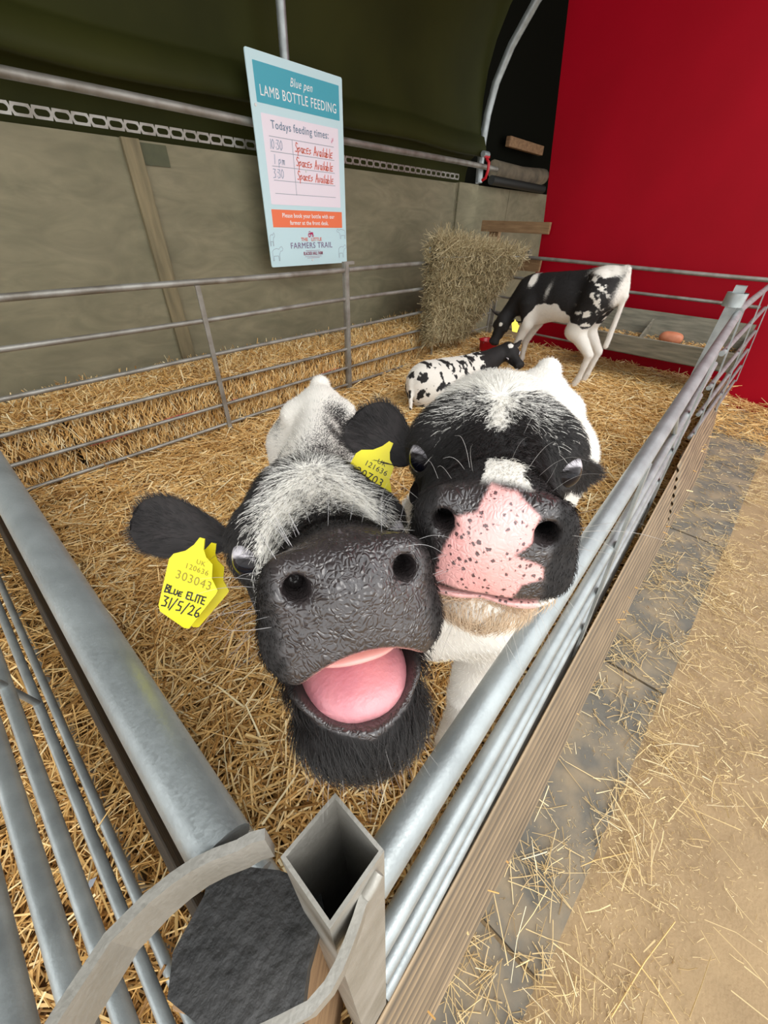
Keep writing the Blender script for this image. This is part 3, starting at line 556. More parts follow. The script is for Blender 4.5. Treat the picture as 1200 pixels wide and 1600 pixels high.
# quick pen strokes
GL = {'B': [[(0, 0), (0, 1), (.45, .95), (.5, .75), (.05, .55), (.55, .4), (.55, .1), (0, 0)]], 'L': [[(0, 1), (.02, .05), (.5, .08)]],
 'u': [[(0, .7), (.03, .15), (.3, .05), (.5, .25), (.5, .7)]], 'e': [[(.5, .65), (.1, .6), (.02, .35), (.1, .05), (.5, .08)], [(.05, .36), (.42, .38)]],
 'E': [[(.5, 1), (0, .95), (0, .05), (.5, .03)], [(0, .5), (.42, .52)]], 'I': [[(.1, 1), (.08, 0)]], 'T': [[(-.05, .95), (.55, .98)], [(.25, .95), (.22, 0)]],
 '3': [[(0, .98), (.5, .95), (.2, .58), (.5, .4), (.45, .08), (0, .02)]], '1': [[(.15, 1), (.12, 0)]], '/': [[(.5, 1.1), (-.05, -.15)]], '5': [[(.5, 1), (.08, .97), (.05, .6), (.45, .5), (.42, .1), (0, .02)]],
 '2': [[(0, .8), (.2, 1), (.45, .85), (.35, .45), (0, .05), (.5, .03)]], '6': [[(.42, 1), (.08, .6), (.03, .15), (.3, 0), (.5, .2), (.4, .42), (.06, .35)]],
 '0': [[(.25, 1), (0, .7), (.02, .25), (.25, 0), (.48, .25), (.48, .72), (.25, 1)]], ':': [[(.2, .7), (.22, .62)], [(.2, .25), (.22, .17)]], 'p': [[(0, .5), (0, -.35)], [(0, .4), (.3, .55), (.4, .25), (.05, .02)]],
 'm': [[(0, 0), (.02, .5), (.25, .5), (.27, .05), (.3, .45), (.5, .48), (.52, 0)]], 'S': [[(.5, .9), (.15, 1), (.05, .7), (.45, .4), (.35, .05), (0, .1)]], 'a': [[(.45, .5), (.1, .5), (.02, .15), (.3, .02), (.45, .45), (.5, 0)]],
 'c': [[(.45, .45), (.1, .5), (.05, .12), (.45, .03)]], 's': [[(.4, .5), (.08, .45), (.4, .2), (.02, .02)]], 'A': [[(0, 0), (.25, 1), (.5, 0)], [(.08, .35), (.42, .38)]], 'v': [[(0, .5), (.2, 0), (.42, .55)]],
 'i': [[(.15, .5), (.15, 0)], [(.15, .7), (.17, .74)]], 'l': [[(.1, 1), (.1, 0)]], 'b': [[(0, 1), (0, 0), (.35, .1), (.35, .4), (0, .45)]], '4': [[(.35, 0), (.35, 1), (0, .35), (.55, .38)]], 'U': [[(0, 1), (.05, .1), (.3, 0), (.5, .15), (.5, 1)]], 'K': [[(0, 1), (0, 0)], [(.5, 1), (.02, .5), (.5, 0)]]}
def pen(parts, parent, M, m, wd, name='handwriting', label=None, jit=.04, dep=.0004):
    mb = MB()
    for s_, ox, oy, sc, adv, sl in parts:
        x = ox
        for ch in s_:
            if ch == ' ': x += sc * adv * .7; continue
            for st in GL[ch]:
                P = [Vector((x + (p[0] + sl * p[1]) * sc * .8 + random.uniform(-jit, jit) * sc * .5, oy + p[1] * sc + random.uniform(-jit, jit) * sc * .5, 0)) for p in st]
                for a, b in zip(P[:-1], P[1:]):
                    d = (b - a)
                    if d.length < 1e-6: continue
                    n = Vector((-d.y, d.x, 0)).normalized() * wd / 2; e = d.normalized() * wd * .4; z = Vector((0, 0, dep))
                    q = [a - e - n, b + e - n, b + e + n, a - e + n]; q = [M @ v for v in q + [v + z for v in q]]
                    mb.add(q, [(4, 5, 6, 7), (0, 1, 5, 4), (1, 2, 6, 5), (2, 3, 7, 6), (3, 0, 4, 7)])
            x += sc * adv * (.45 if ch in 'Iil1' else (.35 if ch == ':' else 1)) * .8
    return mb.build(name, m, parent, label=label)
for i, (t_, v) in enumerate((('10:30', .437), ('1 pm', .512), ('3:30', .587))):
    pen([(t_, .105 + .02 * (i == 1), 0, .048, .74, .1)], sg, TM(0, v), PB, .004, label='faded blue handwriting')
    pen([('Spaces Available', .315, 0, .050, .62, .15)], sg, TM(0, v - .008, .02), OR, .0048, label='red marker handwriting')
pen([('v', .66, 0, .03, 1, .3), ('v', .675, .012, .03, 1, -.3)], sg, TM(0, .355), flat('pink_marker', (.75, .22, .36)), .003, label='small pink pen mark')
text('Please book your bottle with our', .037, sg, TM(cx + .006, .797), WH, weight=.0005, font_scale_x=.93)
text('farmer at the front desk.', .037, sg, TM(cx + .006, .840), WH, weight=.0005, font_scale_x=.93)
# tractor mark
mb = MB()
def ring(mb, u, v, r0, r1, n=18):
    vs = [(SX0 + u + r * math.cos(2 * math.pi * k / n), SY - .0025, SZ1 - v + r * math.sin(2 * math.pi * k / n)) for r in (r0, r1) for k in range(n)]
    mb.add(vs, [(k, (k + 1) % n, n + (k + 1) % n, n + k) for k in range(n)])
ring(mb, cx - .008, .917, .007, .014); ring(mb, cx + .026, .920, .004, .009)
for a, b, c, d in ((cx + .0, .898, cx + .030, .912), (cx - .012, .890, cx + .004, .893), (cx - .012, .893, cx - .009, .905), (cx + .001, .893, cx + .003, .903)):
    mb.add([(SX0 + x, SY - .0025, SZ1 - z) for x, z in ((a, d), (c, d), (c, b), (a, b))], [(0, 1, 2, 3)])
mb.build('tractor_mark', flat('crimson_print', (.50, .02, .12)), sg, label='small crimson tractor mark')
text('THE   LITTLE', .031, sg, TM(cx + .01, .945), OR, weight=.0004, font_scale_x=1.1)
text('FARMERS TRAIL', .055, sg, TM(cx + .012, .985), flat('plum_print', (.24, .16, .30)), weight=0, font_scale_x=1.04)
text('BLACKER HALL FARM', .032, sg, TM(cx + .018, 1.038), MAR, weight=.0004, font_scale_x=.60)
for v, w_ in ((1.018, .15), (1.058, .17), (1.068, .13)): MB().box((SX0 + cx + .018, SY - .002, SZ1 - v), (w_, .001, .0016)).build('rule', MAR, sg)
# outline animals near the lower corners: a sheep, a pig, a goat, a calf
def outline(pts, name='outline_animal'):
    mb = MB()
    for a, b in zip(pts[:-1], pts[1:]):
        a, b = Vector((SX0 + a[0], SY - .0022, SZ1 - a[1])), Vector((SX0 + b[0], SY - .0022, SZ1 - b[1])); d = b - a; n = Vector((-d.z, 0, d.x)).normalized() * .0011
        mb.add([a - n, b - n, b + n, a + n], [(0, 1, 2, 3)])
    mb.build(name, GRY, sg)
sheep = [(.00, .05), (.0, .09), (.008, .09), (.01, .06), (.05, .06), (.052, .09), (.06, .09), (.062, .05), (.075, .03), (.092, .028), (.098, .015), (.085, .0), (.070, .008), (.06, .018), (.04, .012), (.015, .018), (.0, .03), (.0, .05)]
outline([(.02 + a, .985 + b) for a, b in sheep])
outline([(.012 + a * .45, .90 + b * .9) for a, b in sheep])
outline([(SW - .012 - a, .875 + b * .75) for a, b in sheep][:-6] + [(SW - .09, .885), (SW - .06, .878), (SW - .02, .885), (SW - .012, .91)])
outline([(SW - .095 + a * .9, .985 + b) for a, b in sheep])
for u, v in ((.40, .533), (.40, 1.082), (.03, .24)): MB().tube([(SX0 + u, SY - .001, SZ1 - v), (SX0 + u, SY - .006, SZ1 - v)], .008, 12).build('screw', flat('white_screw_cap', (.8, .8, .8)), sg)
# ------------------------------------------------------------------ calves: one signed-distance field each, meshed by surface nets
def ell(P, c, r): q = (P - np.array(c, np.float32)); r = np.array(r, np.float32); k0 = np.sqrt(((q / r) ** 2).sum(1)) + 1e-6; k1 = np.sqrt(((q / r ** 2) ** 2).sum(1)) + 1e-6; return k0 * (k0 - 1) / k1
def rc(P, a, b, r1, r2):
    a = np.array(a, np.float32); b = np.array(b, np.float32); ba = b - a; pa = P - a; h = np.clip(pa @ ba / (ba @ ba), 0, 1)
    return np.sqrt(((pa - h[:, None] * ba) ** 2).sum(1)) - (r1 + (r2 - r1) * h)
def smin(a, b, k): h = np.maximum(k - np.abs(a - b), 0) / k; return np.minimum(a, b) - h * h * k * .25
def smax(a, b, k): return -smin(-a, -b, k)
def surf(fn, lo, hi, h, skip=None):
    B = 8; lo = np.array(lo, np.float32); n = (np.ceil((np.array(hi) - lo) / h / B).astype(int)) * B; nb = n // B
    ib = np.stack(np.meshgrid(*[np.arange(k) for k in nb], indexing='ij'), -1).reshape(-1, 3)
    fc = fn(((ib + .5) * B * h + lo).astype(np.float32)); G = np.repeat(np.repeat(np.repeat(np.where(fc > 0, 9., -9.).reshape(nb).astype(np.float32), B, 0), B, 1), B, 2)
    act = ib[np.abs(fc) < h * B * 1.7 + .012]
    off = np.stack(np.meshgrid(*[np.arange(B)] * 3, indexing='ij'), -1).reshape(-1, 3)
    I = (act[:, None] * B + off[None]).reshape(-1, 3); val = np.empty(len(I), np.float32)
    for s in range(0, len(I), 400000): val[s:s + 400000] = fn((I[s:s + 400000] * h + lo).astype(np.float32))
    G[I[:, 0], I[:, 1], I[:, 2]] = val
    S_ = G < 0; c = np.zeros(tuple(n - 1), np.int8)
    for d in np.ndindex(2, 2, 2): c += S_[d[0]:n[0] - 1 + d[0], d[1]:n[1] - 1 + d[1], d[2]:n[2] - 1 + d[2]]
    C = np.argwhere((c > 0) & (c < 8))
    acc = np.zeros((len(C), 3)); cnt = np.zeros(len(C)); cor = {}
    for d in np.ndindex(2, 2, 2): cor[d] = G[C[:, 0] + d[0], C[:, 1] + d[1], C[:, 2] + d[2]]
    for d in np.ndindex(2, 2, 2):
        for ax in range(3):
            if d[ax]: continue
            e = list(d); e[ax] = 1; a, b = cor[d], cor[tuple(e)]; m = (a < 0) != (b < 0); t = np.where(m, a / np.where(m, a - b, 1), 0)
            p = np.array(d, float)[None].repeat(len(C), 0); p[:, ax] += t; acc[m] += p[m]; cnt += m
    V = (C + acc / cnt[:, None]) * h + lo; idx = np.full(tuple(n - 1), -1, np.int64); idx[C[:, 0], C[:, 1], C[:, 2]] = np.arange(len(C)); Fs = []
    for ax in range(3):
        u, v = (ax + 1) % 3, (ax + 2) % 3; sl = [slice(1, -1)] * 3; a = S_[tuple([slice(0, k - 1) for k in n])]; sh = [slice(0, k - 1) for k in n]; sh[ax] = slice(1, n[ax]); b = S_[tuple(sh)]
        E = np.argwhere(a != b); E = E[(E[:, u] > 0) & (E[:, v] > 0)]; s = a[E[:, 0], E[:, 1], E[:, 2]]
        def q(du, dv): k = E.copy(); k[:, u] -= du; k[:, v] -= dv; return idx[k[:, 0], k[:, 1], k[:, 2]]
        f = np.stack([q(1, 1), q(0, 1), q(0, 0), q(1, 0)], 1); f[~s] = f[~s][:, ::-1]; Fs.append(f)
    F = np.concatenate(Fs); F = F[(F >= 0).all(1)]
    if skip is not None:
        F = F[~skip(V[F].mean(1))]; used = np.unique(F); mp = np.full(len(V), -1); mp[used] = np.arange(len(used)); V = V[used]; F = mp[F]
    return V, F
class Fr:
    def __init__(s, o, y, z): # y forward, z roughly up
        y = Vector(y).normalized(); x = y.cross(Vector(z)).normalized(); z = x.cross(y); s.o = np.array(o, np.float64); s.R = np.array([x, y, z]).T
    def loc(s, P): return ((P - s.o) @ s.R).astype(np.float32)
    def wor(s, P): return np.asarray(P) @ s.R.T + s.o
    def dirw(s, D): return np.asarray(D) @ s.R.T
    def M(s): return Matrix([[*s.R[i], s.o[i]] for i in range(3)] + [[0, 0, 0, 1]])
def head_f(P, jaw=0., eyes=True, dome=0., chin=0.):
    x = P[:, 0]; A = P.copy(); A[:, 0] = np.abs(x); j = jaw
    f = ell(A, (0, -.050, -.004), (.070, .088, .064)); f = smin(f, ell(A, (0, -.050, .032 - dome), (.058, .068, .052)), .03)
    f = smin(f, rc(A, (0, .0, .004), (0, .115, -.008), .052, .036), .03)
    f = smin(f, ell(A, (.052, .000, .018), (.022, .036, .022)), .022)             # brow
    f = smin(f, rc(A, (.030, -.045, -.045), (.024, .085, -.036), .040, .028), .03)  # cheek
    f = smin(f, ell(A, (0, .146, -.012), (.050, .044, .040)), .022)                 # muzzle
    f = smin(f, ell(A, (.030, .166, -.030), (.024, .022, .020)), .016)              # lip lobes
    f = smin(f, ell(A, (.033, .168, .006), (.017, .018, .016)), .012)               # nostril wings
    f = smax(f, (P[:, 1] - .187 + .9 * np.abs(x) ** 1.5 * 2 + .3 * np.maximum(P[:, 2] - .0, 0) - .05 * P[:, 2]), .014)  # flattened front of the pad
    lowj = rc(A, (0, -.03, -.068 - j * .3), (0, .118, -.056 - j), .036, .024); lowj = smin(lowj, ell(A, (0, .130, -.054 - j - chin), (.037 + j * .12, .038 - j * .1, .022 + j * .25)), .016)
    f = smin(f, lowj, .010 + (.012 if j else 0))
    if j:
        lip = np.abs(np.sqrt((A[:, 0] / 1.0) ** 2 + ((P[:, 1] - .118) * .9) ** 2) - .0385); lp = np.sqrt(lip ** 2 + (P[:, 2] + .058 + j * .74 - .35 * A[:, 0]) ** 2) - .0065
        lp = np.where(P[:, 1] < .09, 1., lp); f = smin(f, lp, .008)
        f = smax(f, -ell(A, (0, .142, -.036 - j * .64), (.0365, .078, .010 + j * .50)), .006)
    else:
        f = smax(f, -(ell(P, (0, .15, -.0405), (.050, .050, .0022))), .004)
    # nostrils: comma-shaped openings
    n = smin(rc(A, (.0145, .198, -.006), (.0285, .186, .005), .0058, .0078), rc(A, (.0285, .189, .005), (.029, .150, .004), .0080, .005), .006)
    f = smax(f, -n, .006)
    if eyes:
        f = smin(f, ell(A, (.0570, .004, .002), (.0235, .034, .028)), .014)
        f = smax(f, -ell(A, (.0755, .033, .000), (.0195, .0185, .0135)), .004)
    return f
def body_f(P, pose, sc):
    P = P / sc; A = P.copy(); A[:, 0] = np.abs(A[:, 0]); ru = .10 if pose == 'feed' else 0.
    if pose == 'lie':
        f = ell(A, (0, .14, .19), (.13, .21, .17)); f = smin(f, ell(A, (0, -.10, .19), (.155, .25, .17)), .08); f = smin(f, ell(A, (0, -.27, .20), (.125, .15, .16)), .06)
        f = smin(f, rc(A, (.10, -.18, .16), (.15, .06, .08), .10, .06), .04); f = smin(f, rc(A, (.15, .06, .07), (.17, -.16, .045), .035, .025), .02); f = smin(f, rc(A, (.17, -.16, .04), (.15, -.02, .03), .022, .022), .015)
        f = smin(f, rc(A, (.09, .26, .12), (.11, .38, .06), .05, .03), .03); f = smin(f, rc(A, (.11, .38, .05), (.09, .24, .035), .026, .02), .015)
        f = smin(f, rc(P, (0, -.40, .26), (.08, -.44, .08), .02, .012), .02); return f * sc
    f = ell(A, (0, .23, .60), (.115, .19, .180)); f = smin(f, ell(A, (0, 0, .60 + ru * .4), (.138, .28, .165)), .07); f = smin(f, ell(A, (0, -.28, .645 + ru), (.125, .165, .145)), .07)
    f = smin(f, rc(A, (0, .30, .755), (0, -.32, .75 + ru), .045, .05), .06); f = smin(f, ell(A, (.085, -.24, .745 + ru), (.035, .05, .03)), .05)
    f = smin(f, rc(P, (0, -.39, .785 + ru), (0, -.445, .62 + ru), .034, .018), .03); f = smin(f, rc(P, (0, -.445, .62 + ru), (.01, -.43, .36), .017, .020), .02)
    fw = .05 if pose == 'feed' else 0
    for a, b, r1, r2, k in (((.08, .28, .58), (.085, .25, .42), .085, .048, .05), ((.085, .25, .42), (.078, .27 + fw, .24), .045, .029, .02), ((.078, .27 + fw, .24), (.075, .265 + fw, .09), .027, .020, .012), ((.075, .265 + fw, .09), (.075, .285 + fw, .02), .023, .028, .012),
                         ((.08, -.28, .60 + ru), (.095, -.19, .45), .115, .075, .05), ((.095, -.20, .45), (.085, -.36, .29), .065, .033, .03), ((.085, -.36, .29), (.082, -.335, .10), .029, .021, .012), ((.082, -.335, .10), (.082, -.31, .02), .024, .029, .012)):
        f = smin(f, rc(A, a, b, r1, r2), k)
    return f * sc
def polysd(px, py, poly):   # signed distance, negative inside
    d = np.full(len(px), 1e9); ins = np.zeros(len(px), bool); n = len(poly)
    for i in range(n):
        ax, ay = poly[i]; bx, by = poly[(i + 1) % n]; ex, ey = bx - ax, by - ay; wx, wy = px - ax, py - ay; t = np.clip((wx * ex + wy * ey) / (ex * ex + ey * ey), 0, 1)
        d = np.minimum(d, np.hypot(wx - ex * t, wy - ey * t)); c = ((ay > py) != (by > py)) & (px < ex * (py - ay) / (ey if ey else 1e-9) + ax); ins ^= c
    return np.where(ins, -d, d)
PINKP = [(a * 1.1, b) for a, b in [(-.0225, .008), (-.009, .014), (-.004, .026), (.010, .024), (.021, .014), (.020, .001), (.012, -.006), (.027, -.014), (.029, -.022), (.018, -.026), (.0135, -.037), (-.002, -.037), (-.028, -.034), (-.0265, -.017), (-.019, .003)]]
def G(x, s): return np.exp(-(x / s) ** 2)

def coat(H, Bl, who):      # head-local, body-local (scaled) coordinates -> white share, pink, bare pad
    x, y, z = H.T; ax = np.abs(x); nz = vnoise(H, 60, 5, 3) - .5; bz = vnoise(Bl, 9, 8, 3) - .5; on = (y > -.13) & (ax < .12) & (y < .23) & (np.abs(z) < .16)
    bx, by, bzz = Bl.T; wb = np.ones(len(x)); pink = np.zeros(len(x)); pad = np.zeros(len(x))
    if who == 'L':
        wh = .98 * G(x, .052) * G(y + .10, .045) + .72 * G(x, .056) * G(y - .03, .070) + .36 * G(ax - .040, .022) * G(y - .055, .055) * (z > -.035)
        wh = wh * (1 - sstep(.085, .125, y)) + nz * .25; wh = wh * (1 - .85 * G(ax - .066, .026) * G(y + .03, .05)); wh = np.where(z < -.03, wh * .1, wh)
        pad = sstep(.140, .158, y + .35 * (z < .012) * .02 + nz * .01) * ((z > -.052) | (np.abs(z + .080 - .3 * ax) < .0095)) * (1 - sstep(.036, .046, ax + nz * .006))
        wb = 1 - np.clip(1.2 * G(by + .10, .13) * G(bx + .07, .06) + 1.1 * G(by - .15, .14) * G(bx + .05, .12) + .8 * G(by + .3, .1) * G(bx - .13, .03) + .9 * G(by + .02, .07) * G(bx - .14, .06) + sstep(.35, .6, by) * .4, 0, 1) * (.75 + bz)
    elif who == 'R':
        wedge = sstep(.014, -.010, ax - .085 * np.clip((.012 - y) / .070, 0, 1.2) + nz * .03)
        wh = np.clip(wedge + .50 * G(ax, .07) * G(y - .005, .05) * (z > 0) + nz * .15, 0, 1)
        lower = z < -.0405 - .05 * np.maximum(.12 - y, 0)
        wh = np.where(lower & (y > .02), .93 - 1.0 * sstep(.06, .03, y), wh * (1 - sstep(.05, .09, y)))
        d = polysd(-x + nz * .004, z + nz * .003, PINKP); pk = sstep(.0012, -.0012, d) * (y > .10)
        whs = sstep(.004, .0, polysd(-x, z, [(-.012, .016), (-.006, .031), (.010, .030), (.026, .017), (.018, .010), (.0, .016)]) - nz * .008) * (y > .118)
        wh = np.maximum(wh, whs); pink = pk * (y > .135) + np.exp(-((z + .0435) / .0042) ** 2) * (y > .12) * sstep(.036, .030, ax)
        pad = sstep(.150, .162, y) * (z > -.041) * (1 - sstep(.030, .036, ax)); wb = 1 - .0 * bz
        wb = wb - .9 * G(by - .52, .06) * (bzz < .62)
    elif who == 'S':
        wh = sstep(.022, .012, np.sqrt(x ** 2 + (y + .01) ** 2)) * (z > 0) * 1.0
        up = bzz - (.60 - .10 * sstep(.05, -.25, by)) + .16 * bz
        wb = 1 - sstep(-.008, .012, up + .25 * sstep(.20, .33, by))
        wb = np.maximum(wb, .9 * sstep(-.36, -.44, by)); rump = G(by + .28, .13) * (bzz > .5); b3 = vnoise(Bl, 22, 28, 4); wb = np.maximum(wb, rump * sstep(.50, .62, b3))
        wb = np.maximum(wb, G(by + .30, .14) * sstep(.82, .87, bzz)); wb = np.maximum(wb, 1.2 * G(by - .30, .035) * G(bzz - .76, .05)); wb = np.where(bzz < .42, 1, wb); wb = np.where((by > .33) & (bzz > .3), 0, wb)
        wb = np.maximum(wb, .5 * G(by - .12, .03) * G(bzz - .7, .09))
    else:
        wh = sstep(.032, .020, np.sqrt(x ** 2 + (y + .04) ** 2)) * (z > 0)
        b2 = vnoise(Bl * np.array([1, 1.6, 1.]), 17, 18, 4); wb = 1 - sstep(.54, .60, b2) * sstep(.02, .10, bzz); wb = np.where(by > .20 + .25 * (b2 - .5), 0, wb)
    if who == 'R': wb = wb * (1 - .95 * (np.abs(y) < .12) * sstep(-.075, -.09, z) * sstep(-.16, -.14, z))
    nk = 1 - on.astype(float); t = sstep(-.09, -.14, y); t = np.maximum(t, nk); wht = np.where(on, wh * (1 - t) + wb * t, wb)
    return np.clip(wht, 0, 1), np.clip(pink, 0, 1), np.clip(pad, 0, 1)

def coat_mat():
    m = bpy.data.materials.new('calf_coat_and_skin'); m.use_nodes = True; nt = m.node_tree; b = nt.nodes['Principled BSDF']; L = nt.links.new
    def N(t, **k):
        n = nt.nodes.new(t)
        for a, v in k.items(): setattr(n, a, v)
        return n
    def attr(n): a = N('ShaderNodeAttribute'); a.attribute_name = n; return a
    ww, pk, pd, hl = attr('white'), attr('pink'), attr('pad'), attr('hl')
    def math_(op, a, b_=None, c=None):
        n = N('ShaderNodeMath', operation=op)
        for i, v in enumerate((a, b_, c)):
            if v is None: continue
            if isinstance(v, (int, float)): n.inputs[i].default_value = v
            else: L(v, n.inputs[i])
        return n.outputs[0]
    def mixc(f, a, c):
        n = N('ShaderNodeMix', data_type='RGBA'); L(f, n.inputs[0]) if not isinstance(f, float) else setattr(n.inputs[0], 'default_value', f)
        for i, v in ((6, a), (7, c)):
            if isinstance(v, tuple): n.inputs[i].default_value = (*v, 1)
            else: L(v, n.inputs[i])
        return n.outputs[2]
    nz = N('ShaderNodeTexNoise'); nz.inputs['Scale'].default_value = 260; nz.inputs['Detail'].default_value = 3; L(hl.outputs['Vector'], nz.inputs['Vector'])
    thr = math_('ADD', math_('MULTIPLY', math_('SUBTRACT', nz.outputs['Fac'], .5), 1.4), ww.outputs['Fac'])
    mr = N('ShaderNodeMapRange'); mr.inputs[1].default_value = .35; mr.inputs[2].default_value = .65; L(thr, mr.inputs[0])
    base = mixc(mr.outputs[0], (.014, .012, .012), (.80, .76, .70))
    # bare skin of the muzzle: dark grey-brown, or pink with black freckles
    n2 = N('ShaderNodeTexNoise'); n2.inputs['Scale'].default_value = 90; L(hl.outputs['Vector'], n2.inputs['Vector'])
    dark = mixc(n2.outputs['Fac'], (.022, .017, .017), (.058, .047, .047)); c1 = mixc(pd.outputs['Fac'], base, dark)
    vdn = N('ShaderNodeTexNoise'); vdn.inputs['Scale'].default_value = 700; L(hl.outputs['Vector'], vdn.inputs['Vector']); vds = N('ShaderNodeVectorMath', operation='SCALE'); L(vdn.outputs['Color'], vds.inputs[0]); vds.inputs['Scale'].default_value = .0022; vdis = N('ShaderNodeVectorMath', operation='ADD'); L(hl.outputs['Vector'], vdis.inputs[0]); L(vds.outputs[0], vdis.inputs[1])
    vo = N('ShaderNodeTexVoronoi'); vo.inputs['Scale'].default_value = 330; vo.inputs['Randomness'].default_value = 1; L(vdis.outputs[0], vo.inputs['Vector'])
    sep = N('ShaderNodeSeparateColor'); L(vo.outputs['Color'], sep.inputs[0])
    n3 = N('ShaderNodeTexNoise'); n3.inputs['Scale'].default_value = 42; L(hl.outputs['Vector'], n3.inputs['Vector'])
    rad = math_('MULTIPLY', math_('SUBTRACT', math_('ADD', sep.outputs[0], math_('MULTIPLY', n3.outputs['Fac'], 1.1)), .80), .62)
    fre = N('ShaderNodeMapRange'); L(math_('SUBTRACT', vo.outputs['Distance'], rad), fre.inputs[0]); fre.inputs[1].default_value = -.06; fre.inputs[2].default_value = .10; fre.inputs[3].default_value = 1; fre.inputs[4].default_value = 0
    fr = math_('MULTIPLY', fre.outputs[0], .9)
    pinkc = mixc(n3.outputs['Fac'], (.80, .32, .31), (.86, .52, .48)); pinkc = mixc(fr, pinkc, (.035, .022, .025)); c2 = mixc(pk.outputs['Fac'], c1, pinkc)
    mo = attr('mouth'); mnz = N('ShaderNodeTexNoise'); mnz.inputs['Scale'].default_value = 30; L(hl.outputs['Vector'], mnz.inputs['Vector']); mc = mixc(mnz.outputs['Fac'], (.72, .27, .23), (.84, .46, .40)); c3 = mixc(mo.outputs['Fac'], c2, mc)
    L(c3, b.inputs['Base Color'])
    bare = math_('MAXIMUM', math_('MAXIMUM', pk.outputs['Fac'], pd.outputs['Fac']), mo.outputs['Fac'])
    r = N('ShaderNodeMapRange'); r.inputs[3].default_value = .75; r.inputs[4].default_value = .22; L(bare, r.inputs[0]); L(r.outputs[0], b.inputs['Roughness'])
    sp = N('ShaderNodeMapRange'); sp.inputs[3].default_value = .4; sp.inputs[4].default_value = .85; L(bare, sp.inputs[0]); L(sp.outputs[0], b.inputs['Specular IOR Level'])
    # wrinkles of the wet pad: stretched cells running outwards from the middle line
    mp = N('ShaderNodeMapping'); mp.inputs['Scale'].default_value = (1, .6, 1); L(hl.outputs['Vector'], mp.inputs[0])
    wn = N('ShaderNodeTexNoise'); wn.inputs['Scale'].default_value = 120; wn.inputs['Detail'].default_value = 1; L(mp.outputs[0], wn.inputs['Vector'])
    va = N('ShaderNodeVectorMath', operation='SCALE'); L(wn.outputs['Color'], va.inputs[0]); va.inputs['Scale'].default_value = .012
    vb = N('ShaderNodeVectorMath', operation='ADD'); L(mp.outputs[0], vb.inputs[0]); L(va.outputs[0], vb.inputs[1])
    v2 = N('ShaderNodeTexVoronoi', feature='DISTANCE_TO_EDGE'); v2.inputs['Scale'].default_value = 290; L(vb.outputs[0], v2.inputs['Vector'])
    sm = N('ShaderNodeMapRange'); sm.inputs[1].default_value = 0; sm.inputs[2].default_value = .35; L(v2.outputs['Distance'], sm.inputs[0])
    bu = N('ShaderNodeBump'); bu.inputs['Distance'].default_value = .0008; L(sm.outputs[0], bu.inputs['Height']); L(math_('MULTIPLY', math_('SUBTRACT', bare, math_('MULTIPLY', pk.outputs['Fac'], .6)), .7), bu.inputs['Strength']); L(bu.outputs[0], b.inputs['Normal'])
    b.inputs['Subsurface Weight'].default_value = .0
    return m
COATM = coat_mat()
HAIRM = bpy.data.materials.new('calf_hair'); HAIRM.use_nodes = True
_nt = HAIRM.node_tree; _b = _nt.nodes['Principled BSDF']; _a = _nt.nodes.new('ShaderNodeAttribute'); _a.attribute_name = 'hc'; _nt.links.new(_a.outputs['Color'], _b.inputs['Base Color']); _b.inputs['Roughness'].default_value = .45; _b.inputs['Specular IOR Level'].default_value = .45
def hairs(name, Pts, rad, colr, parent, label=None):   # Pts (N,K,3)
    N, K, _ = Pts.shape; c = bpy.data.hair_curves.new(name); c.add_curves([K] * N)
    c.attributes['position'].data.foreach_set('vector', np.ascontiguousarray(Pts, np.float32).ravel())
    ra = c.attributes.get('radius') or c.attributes.new('radius', 'FLOAT', 'POINT'); tp = np.linspace(1, .25, K); ra.data.foreach_set('value', (np.asarray(rad)[:, None] * tp[None]).astype(np.float32).ravel())
    hc = c.attributes.new('hc', 'FLOAT_COLOR', 'CURVE'); hc.data.foreach_set('color', np.concatenate([colr, np.ones((N, 1))], 1).astype(np.float32).ravel())
    c.materials.append(HAIRM); o = bpy.data.objects.new(name, c); COL.objects.link(o); o.parent = parent; o.matrix_parent_inverse = Matrix.Translation(-Vector(parent.location)); o['kind'] = 'stuff'
    if label: o['label'] = label
    return o
EYEM = bpy.data.materials.new('eye_surface'); EYEM.use_nodes = True
_nt = EYEM.node_tree; _b = _nt.nodes['Principled BSDF']; _a = _nt.nodes.new('ShaderNodeAttribute'); _a.attribute_name = 'ec'; _nt.links.new(_a.outputs['Color'], _b.inputs['Base Color']); _b.inputs['Roughness'].default_value = .12; _b.inputs['Specular IOR Level'].default_value = .25
def eye(c, r, look, H, parent):
    bm = bmesh.new(); bmesh.ops.create_uvsphere(bm, u_segments=48, v_segments=32, radius=1); me = bpy.data.meshes.new('eye'); bm.to_mesh(me); bm.free()
    V = np.array([v.co[:] for v in me.vertices]); lk = np.array(look) / np.linalg.norm(look); a = V @ lk; R_ = V * r * (1 + .05 * sstep(.6, .95, a))[:, None]; W_ = H.wor(R_ + np.array(c))
    me.vertices.foreach_set('co', W_.astype(np.float32).ravel()); me.polygons.foreach_set('use_smooth', [True] * len(me.polygons))
    at_ = me.color_attributes.new('ec', 'FLOAT_COLOR', 'POINT'); k = sstep(.60, .68, a)[:, None]; k2 = sstep(.80, .9, a)[:, None]
    colr = np.array([.66, .62, .66])[None] * (1 - k) + np.array([.020, .016, .018])[None] * k; colr = colr * (1 - k2) + np.array([.004, .004, .008])[None] * k2
    at_.data.foreach_set('color', np.concatenate([colr, np.ones((len(V), 1))], 1).astype(np.float32).ravel()); me.update()
    return link('eye', me, parent, EYEM)
EARM = mat('dark_ear_skin', (.030, .024, .024), .8, col2=(.014, .012, .012), nscale=60)
